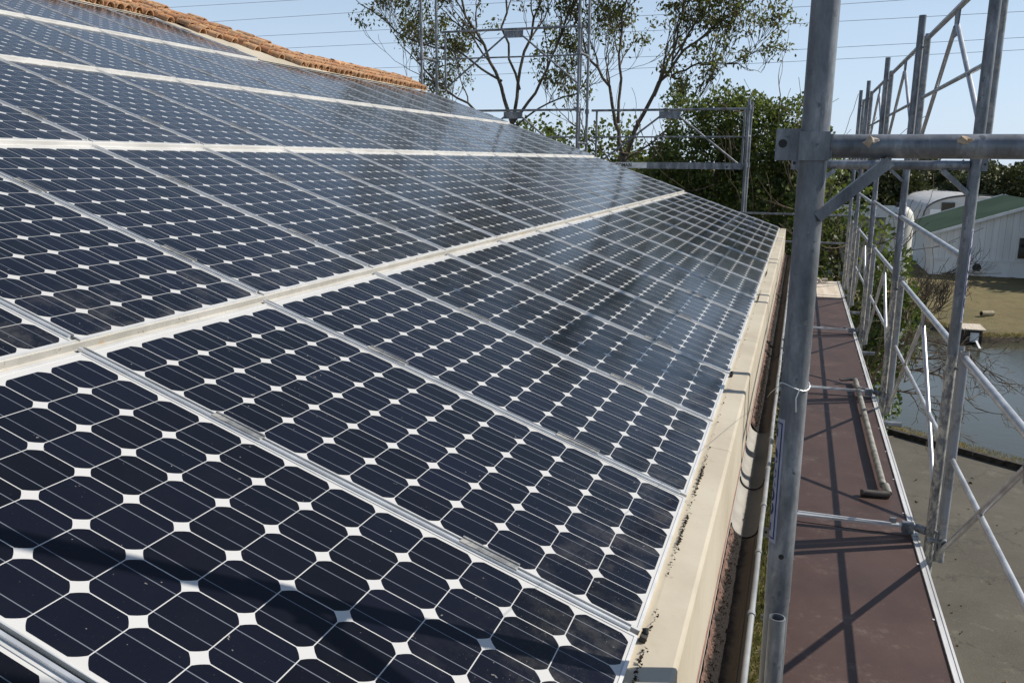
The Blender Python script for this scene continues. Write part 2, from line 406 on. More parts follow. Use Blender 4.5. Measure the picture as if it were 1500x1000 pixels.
for yb in (1.1, 3.28, 3.82, 6.6, 9.3, 12.0):
    m = MB()
    for rr_, dy in ((gr-.004, 0),):
        pa = [(gxc+rr_*math.cos(math.radians(a)), yb, gzc+rr_*math.sin(math.radians(a))) for a in range(180, 361, 15)]
        pb = [(gxc+(rr_-.005)*math.cos(math.radians(a)), yb, gzc+.001+(rr_-.005)*math.sin(math.radians(a))) for a in range(180, 361, 15)]
        pc = [(p[0], yb+.012, p[2]) for p in pa]; pd = [(p[0], yb+.012, p[2]) for p in pb]; n = len(pa)
        fs = []
        for k in range(n-1):
            fs += [(k, k+1, k+1+n, k+n), (k+2*n, k+3*n, k+1+3*n, k+1+2*n), (k+n, k+1+n, k+1+3*n, k+3*n)]
        m.add(pa+pb+pc+pd, fs)
    m.build('joint_seal', BLACK, gut)
# silt and moss bed on the building side of the gutter
def m_shaded_silt():
    t = NT('shaded_gutter_silt'); P = t.n('ShaderNodeNewGeometry').outputs['Position']; sx = t.n('ShaderNodeSeparateXYZ'); t.l(P, sx.inputs[0])
    a = t.noise(70, 5, .8, vec=P); b = t.noise(12, 4, vec=P)
    xx = t.math('ADD', sx.outputs[0], t.math('MULTIPLY', t.math('SUBTRACT', b, .5), .05)); xx = t.math('ADD', xx, t.math('MULTIPLY', t.math('SUBTRACT', a, .5), .03))
    c = t.mix(t.sstep(xx, gxc-.050, gxc-.036), t.mix(t.sstep(a, .4, .6), (.25,.155,.12), (.15,.08,.058)), (.014,.010,.008))  # silt and moss tones, with the gutter's black shadow band painted in
    c = t.mix(t.sstep(xx, gxc-.005, gxc+.025), c, (.10,.078,.055))
    t.bump(a, .9, .012)
    return t.set(Base_Color=c, Roughness=.95)
rng = random.Random(17)
for (ya, yb) in ((YN, 3.27), (4.7, YF)):
    m = MB(); ny_ = int((yb-ya)/.02); na = 12; vs_ = []
    for k in range(ny_+1):
        y = ya+(yb-ya)*k/ny_; w_ = 96
        for q_ in range(na):
            a = math.radians(181+(w_+42)*q_/(na-1)); th_ = .0025+.009*math.sin(math.pi*min(q_+.5, 6)/6.5)*(q_ < 7)+rng.uniform(-.0012, .003)*(q_ < 8)
            vs_.append((gxc+(gr-.002-th_)*math.cos(a), y, gzc+(gr-.002-th_)*math.sin(a)+.002))
    m.add(vs_, [(k*na+q_, k*na+q_+1, (k+1)*na+q_+1, (k+1)*na+q_) for k in range(ny_) for q_ in range(na-1)])
    m.build('silt', m_shaded_silt(), gut)
# roof tiles
def m_tile():
    t = NT('old_terracotta_tiles'); g = t.n('ShaderNodeNewGeometry')
    a = t.noise(7, 6, .7, vec=g.outputs['Position']); b = t.noise(22, 4, .7, vec=g.outputs['Position'])
    c = t.ramp(g.outputs['Random Per Island'], [(0, (.30,.13,.07)), (.3, (.46,.22,.10)), (.55, (.52,.33,.19)), (.8, (.24,.15,.10)), (1, (.40,.20,.11))])
    c = t.mix(t.sstep(a, .54, .68), c, (.46,.32,.15)); c = t.mix(t.sstep(b, .50, .62), c, (.10,.075,.05)); c = t.mix(t.sstep(t.noise(38, 4, .7, vec=g.outputs['Position']), .56, .66), c, (.42,.38,.28))
    t.bump(b, .4, .006)
    return t.set(Base_Color=t.mix(.22, c, (.72,.38,.17)), Roughness=.9)
TILE = m_tile(); m = MB(); rng = random.Random(11)
def barrel(m, p, ax, nrm, side, L, r1, r2, up=True, n=7):
    vs_ = []
    for t, r in ((0, r1), (1, r2)):
        for rad in (r, r-.014):
            for k in range(n):
                a = math.pi*k/(n-1)
                vs_.append(p+ax*(L*t)+side*(rad*math.cos(a))+nrm*((rad*math.sin(a)) if up else -(rad*math.sin(a))*.7+.035))
    fs = []; sm = []
    for k in range(n-1):
        fs += [(k, k+1, k+1+2*n, k+2*n), (k+n, k+3*n, k+1+3*n, k+1+n), (k, k+n, k+1+n, k+1), (k+2*n, k+1+2*n, k+1+3*n, k+3*n)]; sm += [True, True, False, False]
    m.add(vs_, fs, sm)
i = -2.1
while i < 16.1:
    ja, jb = jtile(i), jridge(i)
    ln = (jb-ja)*PH; k = 0; p = RP(i, ja, .012); pp = RP(i+.098, ja, .0)
    while k*.17 < max(ln, .3):
        d = Vector((0, rng.uniform(-.012, .012), 0))
        barrel(m, p+AX_S*(k*.17+rng.uniform(-.03, .03))+AX_N*(.014*k+rng.uniform(0, .012))+d, (AX_S+Vector((0, rng.uniform(-.07, .07), 0))).normalized(), AX_N, AX_Y, .26, .072, .058)
        barrel(m, pp+AX_S*(k*.17+.02)+AX_N*(.010*k), AX_S, AX_N, AX_Y, .26, .064, .058, up=False)
        k += 1
    i += .195
m.build('tile_covering', TILE, bld)
m = MB(); i = -2.1
while i < 16.0:
    j = jridge(i); j2 = jridge(i+.33); p = RP(i, j, .035); p2 = RP(i+.33, j2, .035)
    barrel(m, p+Vector((0,0,rng.uniform(-.01,.015))), (p2-p).normalized(), Vector((0,0,1)), Vector((1,0,0)), .36, .085, .07); i += .33
m.build('ridge_tiles', TILE, bld)
# moss and crumbs in the gutter and along the panel edge
def crumbs(name, n, fn, mat, lo, hi, seed):
    m = MB(); rng = random.Random(seed)
    for _ in range(n):
        p = Vector(fn(rng)); s = rng.uniform(lo, hi)
        vs_ = [p+Vector((rng.uniform(-1,1), rng.uniform(-1,1), rng.uniform(-.4,1)))*s for _ in range(5)]
        m.add(vs_, [(0,1,2), (0,2,3), (0,3,4), (0,4,1), (1,4,2), (2,4,3)])
    return m.build(name, mat)
DEB = m_simple('dry_moss', (.012,.009,.006), (.050,.032,.022), 40, 1.0)
def gut_pt(r):
    y = r.uniform(YN, YF); dens = .5+.5*math.sin(y*1.7+1)
    if 3.27 < y < 4.7: y = r.uniform(YN, 3.2)
    if 7 < y and r.random() < .4: y = r.uniform(4.8, 6.6)
    a = math.radians(r.gauss(224, 14)); rr_ = gr-.010-abs(r.gauss(0, .006))
    a = min(max(a, math.radians(178)), math.radians(300))
    return (gxc+rr_*math.cos(a), y, gzc+rr_*math.sin(a)+.002)
tag(crumbs('gutter_debris', 5200, gut_pt, DEB, .002, .007, 5), None, None, None, 'stuff')['label'] = 'dark dry moss and leaf litter lying in the gutter'
def edge_pt(r):
    y = r.choice([r.uniform(YN, YF), r.gauss(1.55, .16), r.gauss(2.3, .1), r.gauss(2.75, .12), r.gauss(1.1, .2), r.gauss(6.8,.15), r.gauss(8.3,.1)])
    return (x0+.006+abs(r.gauss(0, .0035)), y, zc+.001)
tag(crumbs('edge_debris', 700, edge_pt, DEB, .002, .0065, 6), None, None, None, 'stuff')['label'] = 'crumbs of moss along the lower edge of the panels'

# ------------------------------------------------------------------ scaffolding
FY = [-1.0, 1.70, 4.40, 7.10, 9.78, 12.45, 14.05]
XL, XR, ZD = .018, .752, -1.86
RT = .0255
def text_mesh(body, size):
    cu = bpy.data.curves.new('lettering', 'FONT'); cu.body = body; cu.size = size; cu.align_x = 'CENTER'; cu.align_y = 'CENTER'; cu.extrude = 0; cu.offset = size*.03
    o = bpy.data.objects.new('lettering', cu); C.objects.link(o)
    dg = bpy.context.evaluated_depsgraph_get(); me = bpy.data.meshes.new_from_object(o.evaluated_get(dg))
    bpy.data.objects.remove(o); return me
TXT = text_mesh('COMABI', .075)
def wrap_sticker(par, x, y, za, zb, ang, r):
    """sticker with lettering bent round a standard, read upwards"""
    hw = .026; n = 10
    def P(h, s, off): a = ang+s/r; return Vector((x+(r+off)*math.cos(a), y+(r+off)*math.sin(a), h+CZ))
    m = MB()
    vs_ = [P(h, -hw+2*hw*k/n, .0006) for h in (za, zb) for k in range(n+1)]
    m.add(vs_, [(k, k+1, k+n+2, k+n+1) for k in range(n)], True); st_ = m.build('sticker', WHITE, par)
    m = MB()
    def strip(h0, h1, s0, s1, nn=6):
        v = [P(h, s0+(s1-s0)*k/nn, .0011) for h in (h0, h1) for k in range(nn+1)]
        m.add(v, [(k, k+1, k+nn+2, k+nn+1) for k in range(nn)], True)
    for s0 in (-hw+.004, hw-.007): strip(za+.008, zb-.008, s0, s0+.003, 1)
    strip(za+.008, za+.011, -hw+.004, hw-.004); strip(zb-.011, zb-.008, -hw+.004, hw-.004)
    strip(za+.022, za+.04, -.010, .010); strip(zb-.04, zb-.022, -.010, .010)
    zc_ = (za+zb)/2; sc = (zb-za-.10)/.30
    vs_ = [P(zc_+v.co.x*sc, -v.co.y*.58, .0012) for v in TXT.vertices]
    m.add(vs_, [tuple(p.vertices) for p in TXT.polygons])
    m.build('lettering', NAVY, st_)

def frame(y, label, near=False, low=-6.58, top=1.05, stick=True, upper=True):
    e = thing('scaffold_portal', label, 'scaffold frame', W((XL+XR)/2, y, -6.6), 'scaffold frames along the eave')
    for x in (XL, XR):
        m = MB(); jz = -.90
        m.tube(W(x, y, jz), W(x, y, top), RT, 24, hollow=.004); 
        if x == XL: m.tube(W(x, y, low), W(x, y, jz), RT-.0012, 24)
        else: lo = MB(); lo.tube(W(x, y, low), W(x, y, jz-.0005), RT-.0012, 24); lo.build('lower_standard', FLAKE, e)
        m.tube(W(x, y, .05), W(x, y, .052), RT+.001, 24)
        m.build('standard', GALV, e)
    for z in (.028 if near else -.012, -1.95, -3.95, -5.9):
        m = MB(); m.tube(W(XL+RT, y, z), W(XR-RT, y, z), .0215, 20); m.build('transom', GALV, e)
        for x, sx in ((XL, 1), (XR, -1)):
            m = MB(); m.bar(W(x+sx*.132, y, z-.026), W(x+sx*.016, y, z-.130), .020, .049, up=(0,1,0)); m.build('corner_brace', GALV, e)
            m = MB()
            if sx > 0: m.box(W(x, y-.001, z+.0), (.0535, .056, .052)); m.box(W(x-sx*.043, y, z+.003), (.052, .006, .058))
            else: m.box(W(x-sx*.036, y, z+.003), (.030, .006, .058))
            if sx > 0: m.box(W(x+sx*.028, y, z), (.008, .040, .044))
            m.build('connector', GALV, e)
            m = MB(); xp = x-.056 if sx > 0 else x+.038; m.tube(W(xp, y-.0045, z+.005), W(xp, y+.0045, z+.005), .008 if sx > 0 else .005, 12); m.build('pin_hole', BLACK, e)
    m = MB(); m.tube(W(XL+.001, y-RT-.0012, -.79), W(XL+.001, y-RT+.004, -.79), .0055, 12); m.build('drill_hole', BLACK, e)
    if y > 6: m = MB(); m.tube(W(XR, y, -2.06), W(XR+.16, y, -2.06), .0215, 14, hollow=.004); m.build('toe_tube', GALV, e)
    m = MB(); m.tube(W(XL+.003, y-.044, -2.3), W(XL+.003, y-.044, -.915), .0165, 16, hollow=.003); m.build('socket_tube', GALV, e)
    m = MB()
    for x in (XL, XR): m.box(W(x, y, low+.003), (.15, .15, .012)); m.tube(W(x, y, low+.009), W(x, y, low+.3), .018, 10)
    m.build('base_plate', GALV, e)
    if stick:
        wrap_sticker(e, XL, y, -.765, -.50, math.radians(183), RT); wrap_sticker(e, XR, y, -.74, -.30, math.radians(-4), RT)
    return e
frame(FY[0], 'galvanised scaffold frame at the very near end of the walkway')
frame(FY[1], 'nearest galvanised scaffold frame, thick post and crossbar in front of the walkway', near=True)
frame(FY[2], 'galvanised scaffold frame at the second walkway joint, post in front of the green shed')
frame(FY[3], 'galvanised scaffold frame by the upper end of the loose strut')
frame(FY[4], 'galvanised scaffold frame fourth along the walkway from the camera')
frame(FY[5], 'galvanised scaffold frame where brown deck meets pale deck')
frame(FY[6], 'farthest galvanised scaffold frame at the end of the walkway')

def guard(ya, yb, zt, zm, zb, label, mat=RAIL):
    e = thing('guardrail', label, 'guardrail', W(XR+.045, (ya+yb)/2, zb), 'guardrail frames on the outer side')
    x = XR+.045; a, b = ya+.075, yb-.05
    for y in (a, b):
        m = MB(); m.tube(W(x, y, zb-.02), W(x, y, zt+.03), .0205, 16, hollow=.003); m.build('post', ZINC, e)
        m = MB(); sgn = -1 if y == a else 1
        for zz in (zt-.06, zb+.12): m.tube(W(x-.005, y+sgn*.005, zz), W(XR, y+sgn*.06, zz), .008, 8)
        m.build('hook', GALV, e)
    m = MB(); m.tube(W(x, a, zt), W(x, b, zt), .0175, 16); m.build('top_rail', mat, e)
    m = MB(); m.tube(W(x, a, zm), W(x, b, zm), .0125, 12); m.build('mid_rail', mat, e)
    ym = (a+b)/2
    m = MB(); m.add([W(x-.004, ym-.085, zt-.012), W(x-.004, ym+.085, zt-.012), W(x-.004, ym+.05, zt-.16), W(x-.004, ym-.05, zt-.16),
                     W(x+.004, ym-.085, zt-.012), W(x+.004, ym+.085, zt-.012), W(x+.004, ym+.05, zt-.16), W(x+.004, ym-.05, zt-.16)],
                    [(0,1,2,3), (7,6,5,4), (0,4,5,1), (1,5,6,2), (2,6,7,3), (3,7,4,0)]); m.build('gusset', GALV, e)
    for y, s in ((a, -1), (b, 1)):
        m = MB(); m.tube(W(x, ym+s*.035, zt-.10), W(x, y, zb+.03), .0135, 12); m.build('brace', mat, e)
    return e
WB = ['', 'nearest bay', 'bay beside the loose strut', 'third bay from the camera', 'fourth bay from the camera', 'short end bay']
for k in range(1, 6):
    guard(FY[k], FY[k+1], -.905, -1.41, -1.93, 'low galvanised guardrail frame with inverted V brace beside the walkway, '+WB[k])
guard(FY[0], FY[1], -.905, -1.41, -1.93, 'low galvanised guardrail frame at the very near end of the walkway')
for k in range(2, 6):
    guard(FY[k], FY[k+1], .885, .465, .03, 'high galvanised guardrail frame with inverted V brace against the sky, '+WB[k])
for k in (2, 3, 4):
    m = MB(); m.tube(W(XR-.004, FY[k]+.0, -.435), W(XR-.004, FY[k+1], -.41), .0165, 14); o = m.build('handrail_tube', RAIL)
    tag(o, 'single pale handrail tube between two posts above the low guardrail, '+WB[k], 'handrail', 'single handrail tubes')

def m_ply():
    t = NT('brown_phenolic_plywood'); a = t.noise(2.5, 6, .65); b = t.noise(150, 3, .6); s = t.noise(12, 4, .7); g = t.noise(55, 3, stretch=(1,.06,1))
    c = t.mix(t.sstep(a, .3, .7), (.052,.027,.021), (.072,.039,.031))
    c = t.mix(t.math('MULTIPLY', t.sstep(s, .6, .75), .4), c, (.17,.12,.10)); c = t.mix(t.math('MULTIPLY', g, .25), c, (.06,.034,.03))
    c = t.mix(t.math('MULTIPLY', t.sstep(b, .68, .75), .5), c, (.28,.23,.2))
    ft = t.math('MULTIPLY', t.sstep(t.noise(4.5, 6, .8), .52, .66), t.sstep(t.noise(30, 4, .8), .42, .62))
    c = t.mix(t.math('MULTIPLY', ft, .38), c, (.20,.16,.135))
    c = t.mix(t.math('MULTIPLY', t.sstep(t.noise(420, 1), .72, .78), .55), c, (.42,.36,.30))
    c = t.mix(t.math('MULTIPLY', t.sstep(t.noise(8, 5, .7, stretch=(2.4,.25,1)), .60, .72), .35), c, (.035,.02,.018))
    t.bump(b, .2, .0012)
    return t.set(Base_Color=c, Roughness=t.math('MULTIPLY_ADD', a, .3, .4))
PLY = m_ply()
PALE = m_simple('weathered_deck', (.50,.42,.33), (.64,.56,.46), 5, .8, 0, .1, stretch=(3,.3,1))
EDGE = m_simple('deck_edge_aluminium', (.56,.56,.56), (.76,.75,.74), 9, .45, .35, stretch=(1,.3,1))
XA, XB = .055, .668
def deck(ya, yb, mat, label):
    e = thing('scaffold_deck', label, 'scaffold deck', W((XA+XB)/2, (ya+yb)/2, ZD), 'scaffold deck boards')
    m = MB(); m.box(W((XA+XB)/2, (ya+yb)/2, ZD-.008), (XB-XA, yb-ya-.012, .016)); m.build('board', mat, e)
    for x in (XB+.017, XA-.017):
        m = MB(); s = 1 if x > .3 else -1
        m.box(W(x, (ya+yb)/2, ZD-.028), (.033, yb-ya-.012, .066)); m.box(W(x+s*.0105, (ya+yb)/2, ZD+.0065), (.008, yb-ya-.014, .003)); m.box(W(x-s*.0145, (ya+yb)/2, ZD+.007), (.004, yb-ya-.014, .004)); m.build('edge_rail', EDGE, e)
    y = ya+.3
    while y < yb-.1:
        for xx in (XB-.008, XA+.008): m = MB(); m.tube(W(xx, y, ZD-.001), W(xx, y, ZD+.0035), .006, 10); m.build('rivet', EDGE, e)
        y += .52
WD = ['nearest brown plywood scaffold deck, at the near end of the walkway', 'brown plywood scaffold deck in the foreground, crossed by brace shadows', 'brown plywood scaffold deck with the loose strut lying on it',
      'brown plywood scaffold deck beyond the loose strut', 'farthest brown plywood scaffold deck, meeting the pale one', 'short pale weathered scaffold deck at the far end']
for k in range(6): deck(FY[k], FY[k+1]+(.12 if k == 5 else 0), PLY if k < 5 else PALE, WD[k])
m = MB(); m.path([W(.27,13.9,ZD+.02), W(.33,13.93,ZD+.07), W(.38,13.9,ZD+.05), W(.40,13.95,ZD+.02)], .028, 8); m.box(W(.47,13.98,ZD+.04),(.09,.05,.05))
tag(m.build('rag', PALE), 'small pale crumpled rag at the far end of the walkway', 'rag')
for k, wd in ((2, 'nearest, across the joint in front of the strut'), (3, 'crossing over the upper end of the loose strut'), (4, 'farthest, thin across the brown boards')):
    y = FY[k]
    e = thing('locking_bar', 'galvanised deck locking bar, '+wd, 'locking bar', W(.37, y, ZD+.03), 'locking bars across the deck joints')
    m = MB(); m.bar(W(XA-.02, y-.03, ZD+.052), W(XB+.03, y+.03, ZD+.045), .030, .012); m.bar(W(XA+.06, y-.006, ZD+.060), W(XB-.10, y+.006, ZD+.056), .008, .006); m.build('bar', ALU, e)
    m = MB(); m.box(W(XB-.09, y+.034, ZD+.062), (.032, .02, .028)); m.build('stop_block', GALV, e)
    m = MB(); m.box(W(XB-.02, y+.022, ZD+.04), (.055, .044, .05)); m.tube(W(XB+.06, y-.01, ZD+.045), W(XB+.02, y+.02, ZD+.045), .021, 12); m.build('claw', GALV, e)
    m = MB(); m.tube(W(XR-.02, y-.055, ZD+.02), W(XR+.05, y-.065, ZD+.02), .011, 10); m.tube(W(XR+.02, y-.06, ZD-.03), W(XR+.02, y-.06, ZD+.06), .009, 8)
    m.tube(W(XR+.05, y-.09, ZD+.022), W(XR+.05, y-.04, ZD+.022), .019, 10, hollow=.006); m.build('wing_coupler', GALV, e)
# loose strut lying on the deck
OLD = m_simple('scuffed_painted_steel', (.15,.145,.13), (.31,.30,.265), 16, .6, .2, .1)
DRK = m_simple('dark_worn_steel', (.06,.05,.045), (.13,.115,.10), 30, .5, .4)
e = thing('scaffold_strut', 'loose grey steel strut with a crossbar at each end, lying on the brown deck', 'strut', W(.57, 6.1, ZD))
m = MB(); m.path([W(.578, 4.98, ZD+.045), W(.572, 5.7, ZD+.047), W(.570, 6.6, ZD+.047), W(.566, 7.5, ZD+.045)], .0195, 16); m.build('tube', OLD, e)
m = MB(); m.path([W(.590, 4.98, ZD+.045), W(.598, 4.93, ZD+.03), W(.603, 4.91, ZD+.024)], [.022,.023,.02], 12); m.build('weld', OLD, e)
m = MB(); m.tube(W(.455, 4.885, ZD+.021), W(.607, 4.905, ZD+.021), .0195, 16); m.build('foot_bar', DRK, e)
m = MB(); m.bar(W(.445, 7.48, ZD+.035), W(.585, 7.53, ZD+.042), .045, .012); m.build('head_plate', DRK, e)
# tie wires and dried clods on the nearest frame
def wire(pts, r, label, cat='wire'):
    m = MB(); m.path(pts, r, 6); return tag(m.build('tie_wire', ALU), label, cat)
ring = [W(XL+.0285*math.cos(a), FY[1]+.0285*math.sin(a), -.432+.006*math.sin(2*a)) for a in [2*math.pi*k/20 for k in range(20)]]
tail = [W(XL+.01, FY[1]-.030, -.432), W(XL+.004, FY[1]-.037, -.45), W(XL+.006, FY[1]-.036, -.478)]
wire(ring+[ring[0]], .0013, 'thin bright wire looped round the nearest scaffold post')
wire(tail, .0012, 'short bent wire end hanging on the nearest scaffold post')
wire([W(XL-.028, FY[1], -.436), W(XL-.07, FY[1]+1.8, -.93), W(gxc+.01, 5.3, -1.445)], .0008, 'thin wire running from the nearest post down to the gutter')
MUD = m_simple('dried_clay', (.42,.32,.22), (.60,.52,.44), 40, .9, 0, .4)
for x, s, lb in ((.115, .013, 'crumpled grey dry flake on the nearest crossbar'), (.268, .012, 'small tan clay lump on the nearest crossbar')):
    rng = random.Random(int(x*1000)); m = MB()
    pts = [W(x+dx*s, FY[1]-.0195+rng.uniform(-.003, .001), .036+rng.uniform(-.35, .35)*s) for dx in (-1.0, -.5, 0, .4, .9)]
    m.path(pts, [s*.25, s*rng.uniform(.4,.6), s*rng.uniform(.6,.8), s*rng.uniform(.4,.7), s*.2], 7)
    m.v = [tuple(Vector(p)+Vector((rng.uniform(-1,1), rng.uniform(-1,1)*.5, rng.uniform(-1,1)))*s*.18) for p in m.v]; m.sm = [False]*len(m.f)
    tag(m.build('clay_lump', MUD), lb, 'lump')

# ------------------------------------------------------------------ scaffolding across the far gable
GY, GO = 15.05, 15.75
def gframe(x, zt, label):
    e = thing('gable_scaffold_portal', label, 'scaffold frame', W(x, (GY+GO)/2, -6.6), 'scaffold frames across the far gable')
    for y in (GY, GO):
        m = MB(); m.tube(W(x, y, -6.58), W(x, y, zt), .026, 12)
        for z in (-3.8, -1.9, -.07, .88, 1.86, 2.3):
            if z < zt: m.tube(W(x, y, z-.04), W(x, y, z+.04), .04, 10)
        m.build('standard', GALV, e)
    for z in (-4., -2., .42 if zt < 2 else .30, 1.86):
        if z < zt: m = MB(); m.tube(W(x, GY, z), W(x, GO, z), .024, 12); m.build('transom', GALV, e)
gframe(-.92, 1.02, 'galvanised scaffold frame at the right corner of the far gable')
gframe(-3.88, 3.6, 'tall galvanised scaffold frame in the middle of the far gable')
gframe(-6.92, 3.6, 'tall galvanised scaffold frame near the roof ridge, left of the trees')
def ggate(xa, xb, zt, zm, zb, label, gx):
    e = thing('gable_guardrail', label, 'guardrail', W((xa+xb)/2, GO, zb), 'guardrail frames across the far gable')
    m = MB(); m.tube(W(xa, GO+.04, zt), W(xb, GO+.04, zt), .022, 10); m.build('top_rail', GALV, e)
    m = MB(); m.tube(W(xa, GO+.04, zm), W(xb, GO+.04, zm), .015, 8); m.build('mid_rail', GALV, e)
    for x in (xa+.10, xb-.08): m = MB(); m.tube(W(x, GO+.04, zb), W(x, GO+.04, zt), .02, 10); m.build('post', GALV, e)
    m = MB(); m.box(W(gx, GO+.04, zt-.09), (.38, .012, .13)); m.build('gusset', GALV, e)
    m = MB(); m.tube(W(gx+.15, GO+.04, zt-.10), W(xb-.08, GO+.04, zb), .018, 8); m.build('brace', GALV, e)
    m = MB(); m.tube(W(gx-.15, GO+.04, zt-.10), W(xa+.10, GO+.04, zb), .018, 8); m.build('brace', GALV, e)
ggate(-3.80, -.95, .90, .42, -.10, 'galvanised guardrail with inverted V brace in the right bay of the far gable', -2.35)
ggate(-6.85, -3.95, 2.40, 1.90, 1.35, 'upper galvanised guardrail against the trees in the left bay of the far gable', -5.35)
ggate(-6.85, -3.95, .92, .42, -.10, 'lower galvanised guardrail in the left bay of the far gable, partly behind the roof', -5.35)
# deck beams with the maker's lettering
e = thing('deck_beam', 'grey toe board with dark lettering at the far right corner of the roof', 'beam', W(-2.3, GY, -.1))
m = MB(); m.box(W(-2.38, GY-.05, -.085), (2.85, .03, .11)); m.build('board', GALV, e)
m = MB(); m.box(W(-2.90, GY-.0675, -.085), (.62, .004, .095)); pl = m.build('name_plate', ALU, e)
t2 = text_mesh('COMABI', .085); m = MB()
m.add([(v.co.x*.9, 0, v.co.y) for v in t2.vertices], [tuple(p.vertices) for p in t2.polygons])
m.v = [tuple(W(-3.0+a, GY-.0705, -.085+c)) for a, b, c in m.v]; m.build('lettering', BLACK, pl)
m = MB(); m.tube(W(-1.22, GY-.067, -.10), W(-1.22, GY-.0645, -.10), .018, 10); m.build('pin_hole', BLACK, e)
e = thing('corner_rails', 'pair of short galvanised rails closing the far end of the walkway', 'guardrail', W(.3, 14.5, -1.2))
for z in (-.83, -1.27): m = MB(); m.tube(W(-.92, 14.35, z), W(XR, 14.35, z), .0165, 10); m.build('rail', GALV, e)

# ------------------------------------------------------------------ ground, pond, pavement
def m_grass():
    t = NT('dry_lawn'); P = t.n('ShaderNodeNewGeometry').outputs['Position']
    a = t.noise(.35, 5, .65, vec=P); b = t.noise(2.2, 6, .7, vec=P); d = t.noise(14, 5, .8, vec=P)
    c = t.ramp(a, [(.3, (.12,.092,.034)), (.5, (.175,.132,.05)), (.65, (.105,.092,.03)), (.8, (.19,.145,.065))])
    c = t.mix(t.sstep(b, .45, .7), c, (.10,.095,.035)); c = t.mix(t.math('MULTIPLY', t.sstep(d, .45, .75), .6), c, (.24,.20,.11))
    sx = t.n('ShaderNodeSeparateXYZ'); t.l(P, sx.inputs[0])
    bank = t.sstep(t.math('ADD', sx.outputs[2], t.math('MULTIPLY', t.math('SUBTRACT', b, .5), .22)), -.04, -.16)
    c = t.mix(bank, c, (.05,.038,.024))
    t.bump(d, .9, .05)
    return t.set(Base_Color=c, Roughness=.95)
LAWN = m_grass()
kerb = lambda x: 21.78-(x-2.66)*.706
pond = [(-22, 41), (-6, 29.2), (2.6, 22.85), (5.3, 20.95), (12, 16.2), (34, 4), (60, 6), (60, 36), (30, 39), (14, 38), (9.4, 37.3), (7.2, 36.6), (6.1, 38.4), (4.6, 41.3), (0, 45), (-10, 49), (-22, 50)]
PA = np.array(pond)
def sdist(x, y):
    a = PA; b = np.roll(PA, -1, 0); p = np.stack([x, y], -1)[..., None, :]
    ab = b-a; t = np.clip(((p-a)*ab).sum(-1)/(ab**2).sum(-1), 0, 1)
    d = np.sqrt((((a+t[..., None]*ab)-p)**2).sum(-1)).min(-1)
    inside = np.zeros(x.shape, bool)
    for (x1, y1), (x2, y2) in zip(a, b):
        cnd = (y1 > y) != (y2 > y); inside ^= cnd & (x < (x2-x1)*(y-y1)/(y2-y1+1e-12)+x1)
    return np.where(inside, -d, d)
xs_ = np.concatenate([[-900,-400,-160,-80,-45], np.arange(-24, 34, .42), [36,40,50,62,100,200,500,900]])
ys_ = np.concatenate([[-300,-100,-40,-15,-4,4,8], np.arange(10, 60, .42), [64,72,85,110,160,300,700,1500]])
X, Y = np.meshgrid(xs_, ys_); D = sdist(X, Y)
rs = np.random.RandomState(2); wob = rs.uniform(-1, 1, X.shape)
D2 = D+.16*wob*(np.abs(D) < 2)
Z = np.where(D2 < 0, np.clip(D2*1.1, -1.2, 0)-.02, .0)+np.where((D > .1) & (Y > 30) & (Y < 62), .05*wob, 0)
Z = np.where(D2 < 0, Z, Z-.006*0)
nx, ny = len(xs_), len(ys_)
vs_ = np.stack([X.ravel(), Y.ravel(), Z.ravel()], 1)
fs = [(r*nx+c, r*nx+c+1, (r+1)*nx+c+1, (r+1)*nx+c) for r in range(ny-1) for c in range(nx-1)]
me = bpy.data.meshes.new('ground'); me.from_pydata(vs_.tolist(), [], fs); me.polygons.foreach_set('use_smooth', [True]*len(fs))
tag(link('ground', me, LAWN), None, None, None, 'structure')
def m_water():
    t = NT('pond_water'); P = t.n('ShaderNodeNewGeometry').outputs['Position']
    mp = t.n('ShaderNodeMapping'); t.l(P, mp.inputs[0]); mp.inputs['Scale'].default_value = (.5, 1.6, 1); mp.inputs['Rotation'].default_value = (0,0,.35)
    a = t.noise(5.0, 5, .65, vec=mp.outputs[0]); t.bump(a, .15, .03)
    return t.set(Base_Color=(.055,.056,.038), Roughness=.06, IOR=1.33)
m = MB(); m.add([(x, y, -.30) for x, y in [(-30,14), (62,0), (62,52), (-30,52)]], [(0,1,2,3)])
tag(m.build('pond_water', m_water()), None, None, None, 'structure')
